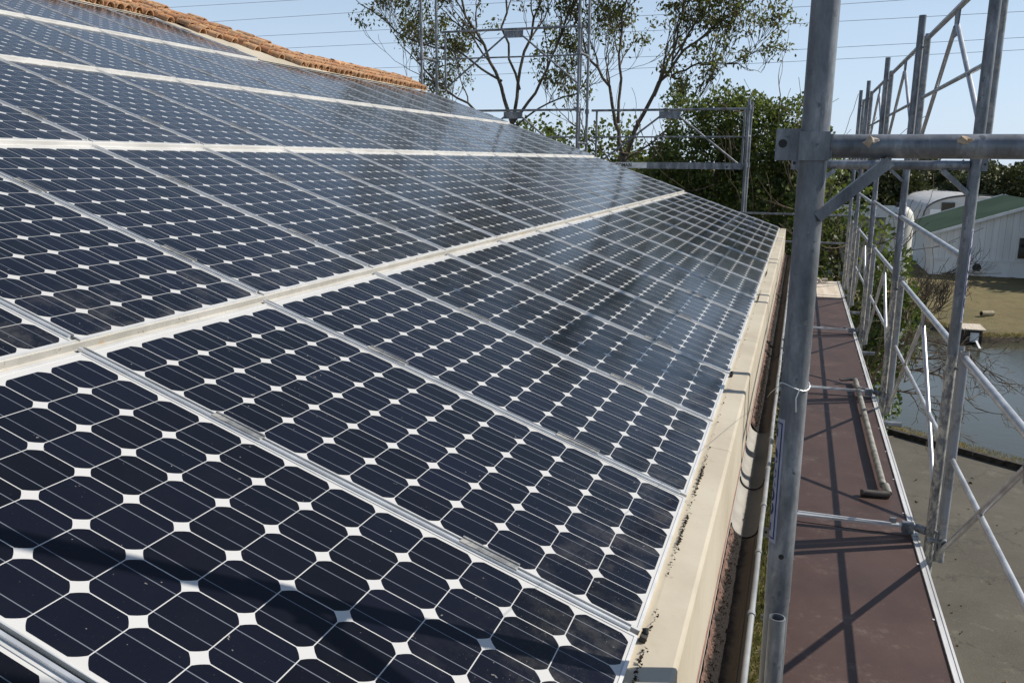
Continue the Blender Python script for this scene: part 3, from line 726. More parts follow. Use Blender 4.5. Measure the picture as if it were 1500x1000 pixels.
def m_asphalt():
    t = NT('old_asphalt'); P = t.n('ShaderNodeNewGeometry').outputs['Position']
    a = t.noise(.5, 5, .65, vec=P); b = t.noise(5, 5, .7, vec=P); d = t.noise(60, 3, .7, vec=P)
    c = t.ramp(a, [(.3, (.066,.059,.044)), (.55, (.094,.084,.064)), (.75, (.122,.108,.083))])
    c = t.mix(t.math('MULTIPLY', t.sstep(b, .5, .75), .5), c, (.06,.057,.05)); c = t.mix(t.math('MULTIPLY', t.sstep(d, .5, .8), .6), c, (.17,.16,.14))
    v = t.n('ShaderNodeTexVoronoi', feature='DISTANCE_TO_EDGE'); v.inputs['Scale'].default_value = .42
    wv = t.n('ShaderNodeVectorMath', operation='ADD'); t.l(P, wv.inputs[0]); t.l(t.noise(1.3, 5, .7, vec=P, out=1), wv.inputs[1]); t.l(wv.outputs[0], v.inputs['Vector'])
    c = t.mix(t.math('MULTIPLY', t.sstep(v.outputs['Distance'], .010, .002), .6), c, (.035,.032,.026))
    c = t.mix(t.math('MULTIPLY', t.sstep(t.noise(1.4, 5, .75, vec=P), .56, .68), .5), c, (.165,.15,.12))
    c = t.mix(t.math('MULTIPLY', t.sstep(t.noise(.9, 4, .6, vec=P), .60, .70), .45), c, (.05,.047,.04))
    t.bump(d, .5, .010)
    return t.set(Base_Color=c, Roughness=.9)
m = MB(); m.add([(.55, -40, .012), (45, -40, .012), (45, kerb(45)-.06, .012), (.55, kerb(.55)-.06, .012)], [(0,1,2,3)])
tag(m.build('yard_pavement', m_asphalt()), None, None, None, 'structure')
KERB = m_simple('dark_timber_kerb', (.020,.017,.014), (.06,.052,.042), 8, .9, 0, .4)
m = MB(); rng = random.Random(4); x = -.6
while x < 30:
    L = 1.8; a = Vector((x, kerb(x), .07)); b = Vector((x+L-.02, kerb(x+L-.02)+rng.uniform(-.02,.02), .07+rng.uniform(-.02,.015))); m.bar(a, b, .13, .16); x += L
tag(m.build('kerb', KERB), None, None, None, 'structure')

# ------------------------------------------------------------------ foliage
def m_leaf(name, cols, trans=.25):
    t = NT(name); g = t.n('ShaderNodeNewGeometry'); n = len(cols)
    c = t.ramp(g.outputs['Random Per Island'], [(k/(n-1), col) for k, col in enumerate(cols)])
    out = t.t.nodes['Material Output']; t.set(Base_Color=c, Roughness=.5)
    tr = t.n('ShaderNodeBsdfTranslucent'); t.l(t.mix(.6, c, (.16,.20,.03)), tr.inputs[0])
    mx = t.n('ShaderNodeMixShader'); mx.inputs[0].default_value = trans
    t.l(t.b.outputs[0], mx.inputs[1]); t.l(tr.outputs[0], mx.inputs[2]); t.l(mx.outputs[0], out.inputs[0])
    return t.m
LEAF_SP = m_leaf('sparse_tree_leaves', [(.050,.056,.020), (.085,.090,.030), (.11,.11,.036), (.15,.095,.045), (.19,.23,.06), (.095,.075,.035), (.07,.075,.025)], .42)
LEAF_IVY = m_leaf('ivy_leaves', [(.028,.042,.012), (.052,.080,.020), (.09,.13,.030), (.15,.20,.05), (.06,.062,.022)], .4)
LEAF_FAR = m_leaf('far_tree_leaves', [(.030,.040,.014), (.050,.062,.020), (.072,.082,.028), (.060,.060,.024)], .1)
LEAF_DARK = m_leaf('dark_conifer_leaves', [(.010,.014,.008), (.018,.024,.012), (.022,.03,.014)], .05)
LEAF_OLIVE = m_leaf('olive_leaves', [(.045,.060,.026), (.070,.088,.036), (.095,.11,.045), (.06,.07,.03)], .1)
BARK = m_simple('grey_brown_bark', (.055,.045,.034), (.13,.11,.085), 12, .95, 0, .6, stretch=(1,1,.25))
TWIG = m_simple('dry_twig_bark', (.09,.068,.045), (.17,.13,.09), 12, .95)
def leaf_obj(name, pos, nrm, size, mat, parent, droop=0.0, seed=0, aspect=.45):
    """one folded leaf (two faces) per point"""
    rs = np.random.RandomState(seed); n = len(pos); pos = np.asarray(pos, float)
    d = rs.normal(size=(n, 3)) if nrm is None else np.asarray(nrm)*.9+rs.normal(size=(n, 3))*.8
    d[:, 2] -= droop; d /= np.linalg.norm(d, axis=1)[:, None]+1e-9
    r = rs.normal(size=(n, 3)); s = np.cross(d, r); s /= np.linalg.norm(s, axis=1)[:, None]+1e-9
    u = np.cross(d, s)
    L = (size*rs.uniform(.6, 1.35, n))[:, None]; wd = L*aspect
    v = np.stack([pos, pos+d*L*.5+s*wd*.5+u*L*.08, pos+d*L, pos+d*L*.5-s*wd*.5+u*L*.08], 1).reshape(-1, 3)
    me = bpy.data.meshes.new(name); me.vertices.add(4*n); me.vertices.foreach_set('co', v.ravel())
    me.loops.add(4*n); me.loops.foreach_set('vertex_index', np.arange(4*n, dtype=np.int32))
    me.polygons.add(n); me.polygons.foreach_set('loop_start', np.arange(0, 4*n, 4, dtype=np.int32)); me.polygons.foreach_set('loop_total', np.full(n, 4, np.int32))
    me.update(calc_edges=True); me.validate()
    return link(name, me, mat, parent)
def grow(m, tips, p, d, L, r, lvl, rng, spread=.6, lift=.25, kids=(3, 4), seg=5, wig=.22, minr=.006):
    pts = [p]; rs_ = [r]; dd = d.normalized()
    for k in range(seg):
        dd = (dd+Vector((rng.uniform(-1,1), rng.uniform(-1,1), rng.uniform(-.7,1)*.8))*wig+Vector((0,0,lift*.25))).normalized()
        p = p+dd*(L/seg); pts.append(p); rs_.append(max(r*(1-.62*(k+1)/seg), minr))
        if lvl <= 1: tips.append((p, dd, lvl))
    m.path(pts, rs_, 7 if lvl > 2 else 5 if lvl > 1 else 4)
    if lvl == 0: tips.append((p, dd, -1)); return
    for k in range(rng.randint(*kids)):
        t = rng.uniform(.35, 1.0) if k else 1.0; i = min(int(t*seg), seg)
        q = Vector((rng.uniform(-1,1), rng.uniform(-1,1), rng.uniform(-.5,1)))
        nd = (dd+q*spread+Vector((0,0,lift))).normalized()
        grow(m, tips, pts[i], nd, L*rng.uniform(.55,.8), max(rs_[i]*.72, minr), lvl-1, rng, spread, lift, kids, seg, wig, minr)
def limb(m, tips, pts, r0, r1, lvl, rng, n_side=4, L=1.6, **kw):
    """a drawn main limb, smoothed, with side branches"""
    pts = [Vector(p) for p in pts]; dense = []
    for a, b in zip(pts, pts[1:]):
        for k in range(4): dense.append(a.lerp(b, k/4)+Vector((rng.uniform(-1,1), rng.uniform(-1,1), rng.uniform(-1,1)))*.03*(b-a).length)
    dense.append(pts[-1]); n = len(dense); rs_ = [r0+(r1-r0)*k/(n-1) for k in range(n)]
    m.path(dense, rs_, 8)
    for k in range(n_side):
        i = int((.35+.65*(k+1)/n_side)*(n-1)); dd = (dense[i]-dense[max(i-2,0)]).normalized()
        q = Vector((rng.uniform(-1,1), rng.uniform(-1,1), rng.uniform(-.4,.9)))
        grow(m, tips, dense[i], (dd*.8+q*.7).normalized(), L*rng.uniform(.7,1.2), max(rs_[i]*.7, .012), lvl, rng, **kw)
def sparse_tree(name, label, base, limbs, seed, L, leaf=.15, nl=7, mat=LEAF_SP, frac=.75, nside=7, lvl=2):
    e = thing(name, label, 'tree', base); rng = random.Random(seed); m = MB(); tips = []
    for (pts, r0, r1, dep) in limbs:
        pp = []
        for k, (x, z) in enumerate(pts): pp.append(W(x, base[1]+dep*(k/(len(pts)-1)), z))
        limb(m, tips, pp, r0*.5, r1*.7, lvl, rng, n_side=nside if r1 < .1 else 0, L=L, spread=.75, lift=.22, kids=(2, 4), minr=.0065, seg=6, wig=.3)
    m.build('trunk', BARK, e)
    pos = []
    for (p, d, l) in tips:
        if l == -1:
            if rng.random() > frac: continue
            for _ in range(rng.randint(nl-3, nl+7)): pos.append(p+Vector((rng.gauss(0,1), rng.gauss(0,1), rng.gauss(0,.8)))*.13)
    leaf_obj('crown', pos, None, leaf, mat, e, droop=.7, seed=seed)
    return e
TY = 24.0
sparse_tree('sparse_tree', 'tall sparse tree behind the gable scaffold, fanning out left of the middle posts', (-8.2, TY, 0), [
    ([(-8.2,-6.6), (-8.2,-2), (-8.15,1.0)], .22, .17, 0), ([(-8.15,1.0), (-8.5,2.4), (-9.3,3.9), (-9.8,6.0)], .13, .03, -1.0), ([(-8.15,1.0), (-8.0,2.6), (-7.6,4.4), (-7.5,6.8)], .12, .03, 1.0),
    ([(-8.15,.6), (-9.3,1.4), (-10.8,2.3), (-12.0,3.4)], .10, .022, .6), ([(-8.5,2.2), (-9.6,3.0), (-11.2,3.4), (-12.6,4.4)], .07, .02, -.8), ([(-8.15,1.0), (-7.2,2.2), (-6.6,3.4), (-6.0,5.2)], .10, .025, -.5),
    ([(-8.2,.2), (-9.6,.6), (-10.6,1.5), (-11.6,1.9)], .06, .02, 1.0), ([(-8.1,.9), (-7.4,1.5), (-6.4,1.9), (-5.9,2.6)], .06, .02, .9), ([(-8.0,2.0), (-8.6,3.8), (-8.6,5.6), (-8.9,7.2)], .08, .025, 1.4)], 21, 1.5, frac=.9, nl=28, leaf=.125)
sparse_tree('sparse_tree', 'forked sparse tree rising right of the middle gable posts', (-4.7, TY-.6, 0), [
    ([(-4.75,-6.6), (-4.75,-2.5), (-4.7,-.4), (-4.7,.1)], .20, .17, 0), ([(-4.7,0), (-4.95,1.0), (-5.2,2.0), (-5.9,2.9), (-6.2,4.2)], .12, .03, .4), ([(-4.7,0), (-4.3,1.0), (-3.75,2.0), (-3.1,2.8), (-2.1,3.5)], .14, .03, -.6),
    ([(-4.9,1.0), (-4.9,2.2), (-5.0,3.4), (-4.6,5.4)], .09, .03, .6), ([(-3.9,1.7), (-3.5,2.9), (-3.3,4.0), (-2.7,5.6)], .08, .025, .8), ([(-3.5,2.2), (-2.8,2.5), (-2.2,2.5), (-1.8,2.5)], .06, .018, .2),
    ([(-4.7,.0), (-3.9,.5), (-3.2,1.1), (-2.7,1.6)], .06, .02, -.4), ([(-4.75,-.4), (-5.4,.3), (-6.1,.9), (-6.6,1.3)], .05, .016, .3), ([(-3.5,2.6), (-2.9,3.5), (-2.4,4.4), (-2.0,5.2)], .06, .02, -.3)], 33, 1.2, frac=.7, nl=26, leaf=.125)
def blob_pts(blobs, rng, dens, shell=.35):
    pos, nr = [], []
    for (c, rad) in blobs:
        n = int(dens*1.9*(rad[0]*rad[2]+rad[0]*rad[1]+rad[1]*rad[2]))
        for _ in range(n):
            v = Vector((rng.gauss(0,1), rng.gauss(0,1), rng.gauss(0,1))).normalized(); s = 1-abs(rng.gauss(0, shell))*.6
            lump = 1+.16*math.sin(v.x*7+c[0]*3)+.13*math.sin(v.z*9+c[2]*2)+.1*math.sin(v.y*8)
            pos.append((c[0]+v.x*rad[0]*s*lump, c[1]+v.y*rad[1]*s*lump, c[2]+v.z*rad[2]*s*lump)); nr.append(tuple(v))
    return pos, nr
def bush(name, label, cat, base, blobs, dens, leaf, mat, seed, group=None, trunk=True, twigs=0, shell=.35):
    e = thing(name, label, cat, base, group); rng = random.Random(seed)
    pos, nr = blob_pts(blobs, rng, dens, shell)
    leaf_obj('crown', pos, nr, leaf, mat, e, seed=seed, aspect=.75)
    m = MB(); tips = []
    c = blobs[0][0]
    m.path([Vector(base)-Vector((0,0,.1)), Vector((base[0]+.1, base[1], base[2]+(c[2]-base[2])*.5)), Vector(c)], [(.16 if c[2]-base[2] > 4.5 else .05)*max(1, leaf*3), .12 if c[2]-base[2] > 4.5 else .04, .03], 7)
    for (b, r) in blobs[1:]: m.path([Vector((base[0], base[1], base[2]+(c[2]-base[2])*.4)), Vector(b)*.5+Vector(c)*.5, Vector(b)], [.08, .06, .03], 5)
    for k in range(twigs):
        b, r = rng.choice(blobs); p = Vector(b)+Vector((rng.uniform(-1,1)*r[0], -abs(rng.uniform(.6,1))*r[1], rng.uniform(-.8,.9)*r[2]))
        grow(m, tips, p, Vector((rng.uniform(-1,1), -.8, rng.uniform(-.6,1))), rng.uniform(.7,1.4), .014, 1, rng, kids=(2, 3), minr=.005)
    m.build('trunk', BARK if not twigs else TWIG, e)
    return e
g = CZ
bush('ivy_covered_tree', 'dense dark ivy-covered tree right of the forked sparse tree', 'tree', (-2.4, 21.5, 0),
     [((-2.3,21.5,g+.05), (1.25,1.3,1.55)), ((-2.6,21.6,g-2.0), (1.5,1.4,1.8)), ((-1.5,21.3,g+.65), (.95,1.,.95)), ((-3.2,21.6,g-.7), (.9,1.,.9)), ((-2.0,21.4,g-4.4), (1.6,1.4,2.2))], 880, .088, LEAF_IVY, 41, twigs=22)
bush('ivy_covered_tree', 'leafy green tree behind the right corner post of the gable scaffold', 'tree', (-.6, 21.0, 0),
     [((-.7,21.,g+.25), (.95,1.1,1.2)), ((-.3,20.6,g-1.5), (1.2,1.2,1.5)), ((-1.2,20.9,g-2.6), (1.2,1.2,1.6)), ((.1,21.,g-.0), (.7,.9,.9)), ((-.4,20.8,g-4.4), (1.5,1.3,2.2))], 880, .088, LEAF_IVY, 42, twigs=26)
bush('vine_thicket', 'tangled thicket with bare vines behind the scaffold posts', 'thicket', (1.0, 19.5, 0),
     [((.6,19.6,g-1.0), (.8,.9,1.0)), ((1.0,19.3,g-2.3), (.95,.9,1.3)), ((.8,19.4,g-4.0), (1.2,1.,1.6)), ((1.6,19.2,g-3.6), (.6,.7,.8))], 300, .11, LEAF_IVY, 43, twigs=60)
bush('green_shrub', 'bright green shrub by the pond seen between the guardrails', 'shrub', (1.2, 18.4, 0),
     [((1.75,18.,g-2.35), (.55,.6,.75)), ((2.0,17.8,g-3.3), (.5,.6,.8)), ((1.6,17.8,g-4.4), (.7,.7,1.2)), ((2.15,18.,g-2.8), (.3,.4,.4))], 420, .10, m_leaf('shrub_leaves', [(.05,.085,.015), (.09,.14,.03), (.13,.18,.04), (.04,.06,.014)], .25), 44, twigs=10)
for k, (x, y, h, lb) in enumerate([(-12.5, 27, .8, 'low dark undergrowth behind the ridge end of the roof'), (-6.4, 27.5, 1.0, 'dark undergrowth between the two sparse trees'), (-8.8, 26, 1.0, 'dark undergrowth at the foot of the tall sparse tree'), (-4.2, 26, .0, 'dark undergrowth at the foot of the forked sparse tree')]):
    bush('undergrowth', lb, 'shrub', (x, y, 0), [((x,y,g+h-1.4), (2.2,1.3,1.5)), ((x-1.4,y,g+h-2.2), (1.5,1.2,1.6)), ((x+1.4,y+.3,g+h-2.0), (1.5,1.2,1.5)), ((x,y,g-4.2), (2.6,1.4,2.4))], 240, .14, LEAF_IVY, 60+k, twigs=8)
# bare shrub leaning over the pond
e = thing('bare_shrub', 'leafless brown shrub reaching out over the pond', 'shrub', (1.3, 16.6, 0)); rng = random.Random(8); m = MB(); tips = []
for (pts, r0) in [([(1.2,-6.5), (1.3,-4.5), (1.7,-3.5), (2.5,-3.35), (3.2,-3.55)], .05), ([(1.4,-4.2), (1.9,-3.7), (2.6,-3.7), (3.2,-4.2)], .03), ([(1.3,-4.6), (1.8,-4.1), (2.3,-4.1), (2.7,-4.5)], .028), ([(1.6,-3.6), (2.2,-3.1), (2.9,-3.2), (3.5,-3.7)], .025), ([(1.3,-4.3), (1.6,-3.3), (2.0,-3.1), (2.3,-3.3)], .025)]:
    limb(m, tips, [W(x, 16.6-.5*k*.4, z) for k, (x, z) in enumerate(pts)], r0*.8, .007, 2, rng, n_side=10, L=.45, spread=.8, lift=-.22, kids=(2, 4), minr=.0042, wig=.3)
m.build('trunk', TWIG, e)
e = thing('dead_vine_stump', 'dead vine-wrapped stump with bare twigs beside the white shed', 'shrub', (6.1, 41.8, 0)); m = MB(); tips = []; rng = random.Random(12)
for k in range(22):
    a = rng.uniform(0, 6.28); grow(m, tips, Vector((6.1+.35*math.cos(a), 42+.3*math.sin(a), 0)), Vector((.3*math.cos(a), .3*math.sin(a), 1)), rng.uniform(.7,1.3), .028, 2, rng, kids=(3, 4), minr=.009, spread=1.1, wig=.5)
for k in range(5): grow(m, tips, Vector((6.3, 42, 1.7)), Vector((1, rng.uniform(-.3,.3), rng.uniform(-.1,.3))), 1.2, .03, 2, rng, kids=(2, 4), minr=.010, spread=.8, lift=0)
m.build('trunk', BARK, e)
# distant trees
far = [(6, 84, 6.6, 4.2, LEAF_FAR, 'far green tree behind the scaffold posts left of the white tunnel'), (11, 88, 6.7, 4.6, LEAF_OLIVE, 'far olive tree straight behind the white tunnel'), (16, 82, 6.2, 4.2, LEAF_FAR, 'far green tree above the right side of the white tunnel'),
       (21.5, 84, 6.9, 4.4, LEAF_OLIVE, 'far rounded olive tree behind the green shed roof'), (23.5, 76, 7.4, 3.2, LEAF_DARK, 'far dark tree at the right edge of the picture'), (28, 86, 7.0, 4.6, LEAF_FAR, 'far green tree beyond the right edge'),
       (1, 88, 6.6, 4.4, LEAF_FAR, 'far green tree seen through the thicket'), (-5, 88, 6.0, 4.6, LEAF_OLIVE, 'far olive tree behind the ivy-covered tree'), (-14, 92, 5.6, 5., LEAF_FAR, 'far green tree behind the sparse trees'), (-24, 92, 6, 5., LEAF_OLIVE, 'far olive tree behind the roof'), (35, 86, 7, 5, LEAF_OLIVE, 'far olive tree well beyond the right edge')]
for k, (x, y, h, r, mt, lb) in enumerate(far):
    rng = random.Random(80+k); h += .55
    bl = [((x,y,h-r*.5), (r*.75,r*.6,r*.5)), ((x-r*.6,y-.4,h-r*.75), (r*.55,r*.5,r*.45)), ((x+r*.6,y+.4,h-r*.7), (r*.55,r*.5,r*.45)), ((x+r*.15,y-.5,h-r*1.15), (r*.8,r*.6,r*.6))]
    bush('distant_tree', lb, 'tree', (x, y, 0), bl, 130, .30, mt, 80+k, 'trees beyond the buildings')
bush('lawn_shade_tree', 'unseen tree right of the green roofed shed, added to shade the lawn', 'tree', (16.6, 53.6, 0), [((14.3,54.0,2.8), (1.3,1.2,1.9)), ((15.6,53.6,3.0), (1.6,1.3,1.6)), ((17.6,54.0,4.0), (2.4,1.4,2.6)), ((20.6,54.4,4.6), (2.4,1.4,2.6)), ((24,55,5), (2.6,1.6,3))], 90, .3, LEAF_FAR, 99)  # out of view, added to cast the dark shadow strip on the lawn
# ------------------------------------------------------------------ sheds across the pond
PLANK = NT('white_planks')
_p = PLANK; _sx = _p.n('ShaderNodeSeparateXYZ'); _p.l(_p.n('ShaderNodeNewGeometry').outputs['Position'], _sx.inputs[0])
_g = _p.math('LESS_THAN', _p.math('FRACT', _p.math('DIVIDE', _sx.outputs[0], .34)), .07)
_c = _p.mix(_p.sstep(_p.noise(.9, 6, .7, stretch=(3,1,.3)), .3, .7), (.70,.70,.68), (.84,.84,.83)); _c = _p.mix(_p.math('MULTIPLY', _g, .55), _c, (.28,.28,.27))
PLANK = _p.set(Base_Color=_c, Roughness=.7)
WPAINT = m_simple('white_paint', (.74,.74,.73), (.85,.85,.84), 1.2, .6)
GREEN = m_simple('green_roof_sheet', (.030,.055,.038), (.044,.076,.052), .35, .95, 0, 0); GREEN.node_tree.nodes['Principled BSDF'].inputs['Specular IOR Level'].default_value = .08
GLASS = m_simple('dark_window', (.01,.012,.014), (.02,.022,.025), 2, .1)
sh = thing('green_roofed_shed', 'white planked shed with a green roof on the lawn across the pond', 'shed', (13.3, 61, 0))
xl, xr, yf, yb = 7.8, 19.0, 56.0, 66.5; ze, zr = CZ-4.2, CZ-2.28; xm = 13.4
m = MB(); zb_ = .9
def rect(m, x0_, x1_, y, z0_, z1_): m.add([(x0_, y, z0_), (x1_, y, z0_), (x1_, y, z1_), (x0_, y, z1_)], [(0,1,2,3)])
m.add([(xl,yf,zb_), (xr,yf,zb_), (xr,yf,ze), (xm,yf,zr), (xl,yf,ze), (xl,yb,zb_), (xr,yb,zb_), (xr,yb,ze), (xm,yb,zr), (xl,yb,ze)], [(0,1,2,3,4), (9,8,7,6,5), (0,4,9,5), (1,6,7,2)])
m.build('wall', PLANK, sh)
m = MB(); m.box(((xl+xr)/2, (yf+yb)/2, zb_/2), (xr-xl+.10, yb-yf+.10, zb_)); m.build('plinth', WPAINT, sh)
m = MB(); m.box(((xl+xr)/2, yf-.09, zb_+.05), (xr-xl+.16, .06, .10)); m.build('sill_band', WPAINT, sh)
sl = Vector((xm-xl, 0, zr-ze)); 
m = MB()
for a, b in ((Vector((xl-.35,0,ze-.12)), Vector((xm,0,zr+.0))), (Vector((xr+.35,0,ze-.12)), Vector((xm,0,zr+.0)))):
    up = Vector((0,0,.06))
    v = [Vector((p.x, y, p.z))+o for o in (up, up*2.4) for p in (a, b) for y in (yf-.25, yb+.25)]
    m.add(v, [(0,1,3,2), (4,6,7,5), (0,4,5,1), (2,3,7,6), (0,2,6,4), (1,5,7,3)])
m.build('roof', GREEN, sh)
m = MB()
for y in (yf-.29, yb+.29):
    for xe, sg in ((xl-.37, -1), (xr+.37, 1)):
        m = MB(); m.bar((xe,y,ze-.03), (xm+sg*.03,y,zr+.11), .06, .16); m.build('barge_board', WPAINT, sh)
w_ = MB(); w_.box((12.75, yf-.03, 2.0), (1.0, .12, 1.75)); wf = w_.build('window', WPAINT, sh)
w_ = MB(); w_.box((12.75, yf-.10, 1.75), (.84, .04, 1.2)); w_.build('pane', GLASS, wf)
w_ = MB(); w_.tube((12.08, yf-.14, .95), (12.08, yf-.14, 0), .05, 8); w_.build('downpipe', WPAINT, sh)
ac = thing('air_conditioner', 'grey air conditioner box on the plinth of the green roofed shed', 'air conditioner', (10.27, yf-.35, .22))
m = MB(); m.box((10.27, yf-.30, .55), (.72, .30, .58)); m.build('case', WPAINT, ac)
m = MB(); m.tube((10.22, yf-.465, .55), (10.22, yf-.45, .55), .24, 20); m.build('fan_grille', BLACK, ac)
m = MB(); m.box((10.0, yf-.25, .23), (.05,.36,.04)); m.box((10.5, yf-.25, .23), (.05,.36,.04)); m.build('bracket', DARKALU, ac)
# white arched tunnel shed
tn = thing('arched_tunnel', 'white arched tunnel shed behind the green roofed shed', 'tunnel', (11.2, 76, 0))
TENT = m_simple('white_membrane', (.88,.88,.88), (.90,.90,.90), .5, .6)
def arch(n=22):
    return [(12.25+3.35*math.cos(math.pi*(1-k/n)), CZ-3.95+1.6*math.sin(math.pi*k/n)**.8) for k in range(n+1)]
ar = arch(); yfA, yfB = 70.0, 88.0; skew = -1.0
m = MB(); n = len(ar)
dk = lambda y: (y-yfA)/(yfB-yfA)*skew
m.add([(x+dk(y), y, z) for y in (yfA, yfB) for x, z in ar], [(k, k+1, k+1+n, k+n) for k in range(n-1)], True)
for xx in (0, n-1): m.add([(ar[xx][0]+dk(y), y, z) for y in (yfA+.1, yfB) for z in (0, ar[xx][1])], [(0,1,3,2)]); m.build('roof', TENT, tn)
m = MB(); m.add([(x, yfA+.12, z-.06) for x, z in ar]+[(ar[-1][0], yfA+.12, 0), (ar[0][0], yfA+.12, 0)], [tuple(range(n+2))]); m.build('end_wall', m_simple('grey_membrane', (.55,.55,.55), (.65,.65,.65), .6, .7), tn)
m = MB(); m.box((9.68, yfA+.06, 1.6), (.75, .08, 3.2)); m.build('white_door', TENT, tn)
m = MB(); m.box((10.5, yfA+.05, 1.85), (.88, .1, 3.7)); m.build('dark_opening', m_simple('dark_doorway', (.05,.045,.035), (.10,.09,.07), 1.5, .9, stretch=(4,1,.4)), tn)
m = MB(); m.box((14.2, yfA+.06, 2.4), (.10, .1, 2.4)); m.path([(x, yfA, z+.03) for x, z in ar], .06, 6); m.build('frame_post', DARKALU, tn)
# tank
tk = thing('storage_tank', 'round white tank with a domed top left of the green roofed shed', 'tank', (5.22, 50, 0))
prof = [(.70,0), (.70,3.55), (.62,3.95), (.40,4.22), (.16,4.32), (0,4.34)]; m = MB(); n = 24
vs_ = [(5.22+r*math.cos(2*math.pi*k/n), 50+r*math.sin(2*math.pi*k/n), z) for r, z in prof for k in range(n)]
m.add(vs_, [(a*n+k, a*n+(k+1) % n, (a+1)*n+(k+1) % n, (a+1)*n+k) for a in range(len(prof)-1) for k in range(n)], True)
m.build('body', m_simple('cream_tank', (.55,.54,.48), (.70,.69,.64), 1.5, .6, stretch=(1,1,.3)), tk)
m = MB(); m.tube((5.1,49.9,4.25), (5.1,49.9,4.45), .18, 12); m.build('hatch', BLACK, tk)
m = MB(); m.tube((4.9,49.42,3.9), (4.9,49.35,3.75), .16, 12); m.build('inlet', BLACK, tk)
for zz in (2.6, 3.5): m = MB(); m.tube((5.22,50,zz), (5.22,50,zz+.06), .716, 24, cap=False); m.build('band', WPAINT, tk)
# grey outbuilding behind the tank
ob = thing('grey_outbuilding', 'low grey outbuilding left of the round white tank', 'shed', (3.6, 54, 0))
m = MB(); m.box((3.7, 55, 1.7), (3.4, 4, 3.4)); m.build('wall', m_simple('grey_cladding', (.22,.22,.21), (.32,.32,.31), .8, .7, stretch=(5,1,.3)), ob)
m = MB(); m.add([(1.8,52.8,3.42), (5.6,52.8,3.42), (5.6,57.2,3.9), (1.8,57.2,3.9), (1.8,52.8,3.50), (5.6,52.8,3.50), (5.6,57.2,3.98), (1.8,57.2,3.98)], [(0,3,2,1), (4,5,6,7), (0,1,5,4), (1,2,6,5), (2,3,7,6), (3,0,4,7)]); m.build('roof', DARKALU, ob)
m = MB(); m.box((3.1, 52.97, 2.1), (.8, .08, 1.0)); m.build('window', GLASS, ob)
# duck house and log by the far bank
dh = thing('duck_house', 'small duck house with pale roof and ramp at the far edge of the pond', 'duck house', (6.75, 36.0, 0))
m = MB(); m.box((6.75, 36.3, -.01), (.70, .7, .55)); m.build('hut', m_simple('dark_timber', (.03,.026,.02), (.06,.05,.04), 5, .9), dh)
m = MB(); m.add([(6.3,35.85,.30), (7.2,35.85,.30), (7.12,36.7,.38), (6.36,36.7,.38), (6.3,35.85,.26), (7.2,35.85,.26), (7.12,36.7,.34), (6.36,36.7,.34)], [(0,1,2,3), (7,6,5,4), (0,4,5,1), (1,5,6,2), (2,6,7,3), (3,7,4,0)]); m.build('roof', PALE, dh)
m = MB(); m.box((6.83, 35.92, -.02), (.30, .03, .36)); m.build('door', WPAINT, dh)
m = MB(); m.bar((6.9, 35.85, -.15), (6.93, 35.2, -.31), .08, .03); m.build('ramp', WPAINT, dh)
lg = thing('log', 'short cut log lying on the dry lawn', 'log', (8.2, 41.1, 0))
m = MB(); m.tube((7.95, 41.0, .12), (8.45, 41.25, .12), .12, 14); m.build('stem', m_simple('pale_bark', (.30,.25,.16), (.42,.36,.25), 6, .9), lg)
m = MB(); m.tube((7.95, 41.0, .12), (7.943, 40.9965, .12), .085, 14); m.build('hollow_end', DEB, lg)
# dry grass on the verge and along the wall
def tufts(name, n, fn, h, mat, seed, label):
    rs = random.Random(seed); m = MB()
    for _ in range(n):
        p = Vector(fn(rs)); a = rs.uniform(0, 6.28); hh = h*rs.uniform(.4, 1.3); d = Vector((math.cos(a), math.sin(a), 0)); ln = Vector((rs.uniform(-.6,.6), rs.uniform(-.6,.6), 1)).normalized()*hh
        m.add([p-d*hh*.10, p+d*hh*.10, p+ln], [(0,1,2)])
    o = m.build(name, mat); tag(o, None, None, None, 'stuff'); o['label'] = label
DRYG = m_leaf('dry_grass_blades', [(.26,.19,.065), (.36,.27,.11), (.22,.18,.055), (.40,.31,.15)], .2)
GRNG = m_leaf('mixed_grass_blades', [(.05,.075,.018), (.09,.11,.03), (.17,.14,.06), (.06,.085,.02)], .2)
def vp(r): x = r.uniform(-1, 10); return (x, kerb(x)+r.uniform(.09, 1.0), .0)
tufts('verge_grass', 15000, vp, .06, DRYG, 31, 'dry yellow grass on the verge between kerb and pond')
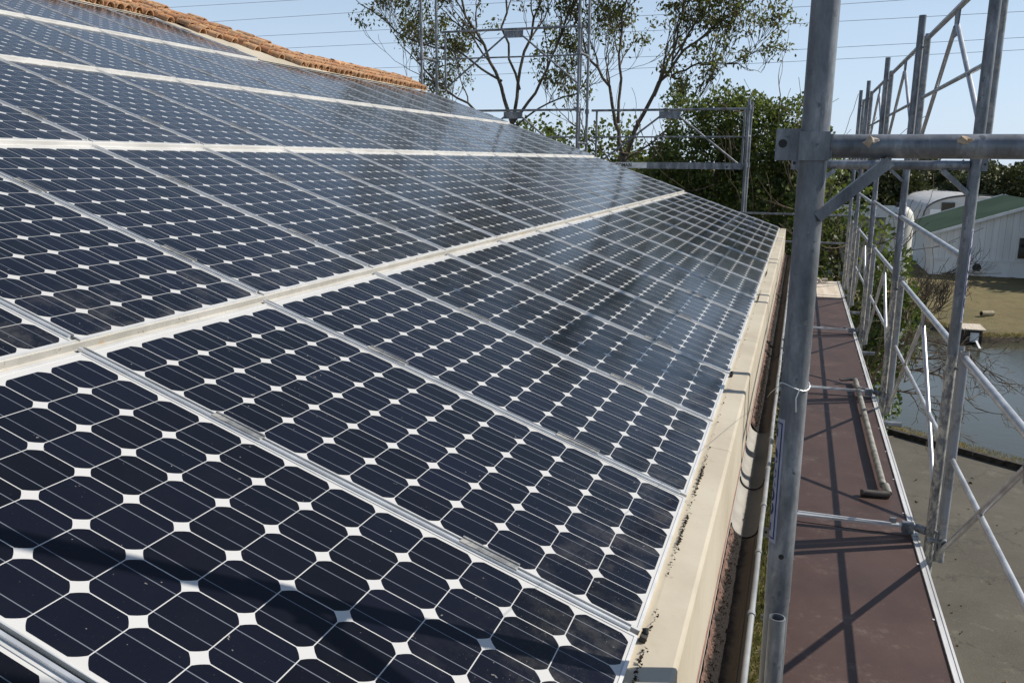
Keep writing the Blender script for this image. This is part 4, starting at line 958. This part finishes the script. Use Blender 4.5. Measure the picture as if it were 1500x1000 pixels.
def wp(r): return (r.uniform(-.28, .56), r.uniform(5, 18.5), .0)
tufts('wall_grass', 9000, wp, .14, GRNG, 32, 'green and dry grass at the foot of the building')
def bp(r):
    x = r.uniform(4.4, 14); pts = [(4.6,41.3), (6.1,38.4), (7.2,36.6), (9.4,37.3), (14,38)]
    for (a, b), (c, d) in zip(pts, pts[1:]):
        if a <= x <= c: return (x, b+(d-b)*(x-a)/(c-a)+r.gauss(.15, .25), -.05)
    return (x, 38.2, 0)
tufts('bank_grass', 4500, bp, .11, DRYG, 33, 'rough dry grass along the far bank of the pond')
def lp(r): return (.7+abs(r.gauss(0,3.2)), r.uniform(5, 20), .016)
o = crumbs('fallen_leaves', 130, lambda r: (lambda p: p if p[1] < kerb(p[0])-.3 else (p[0], 9, .016))(lp(r)), m_simple('dead_leaf', (.07,.045,.025), (.18,.13,.08), 30, .9), .02, .05, 35)
tag(o, None, None, None, 'stuff')['label'] = 'scattered dead leaves on the asphalt yard'
# ------------------------------------------------------------------ overhead power lines
PL = [([(-160,16.2), (-69.5,15.96), (-50.4,15.94), (20,17.0), (120,20)], 'topmost power line, only seen at the upper left'), ([(-160,14.2), (-62.4,14.24), (-23.9,14.63), (40,16), (120,19)], 'second power line from the top at the upper left'),
      ([(-160,12.8), (-58.6,12.56), (-30.8,12.67), (0,12.95), (120,15.5)], 'third power line from the top above the tiles'), ([(-160,11.6), (-54.4,11.24), (-30.8,11.40), (-3.5,11.56), (15.8,11.8), (120,14)], 'power line passing highest right of the thick near post'),
      ([(-160,9.6), (-54,8.9), (-30,9.05), (-3.4,9.41), (16,9.83), (120,12.5)], 'middle power line right of the thick near post'), ([(-160,8.6), (-54,7.9), (-30,8.05), (-3.2,8.44), (16.1,8.89), (120,11.6)], 'lowest power line right of the thick near post')]
CAB = m_simple('dark_cable', (.16,.17,.19), (.22,.23,.25), 1, .6)
for pts, lb in PL:
    m = MB(); m.path([W(x, 80, z) for x, z in pts], .019, 6); tag(m.build('power_line', CAB), lb, 'power line', 'overhead power lines')
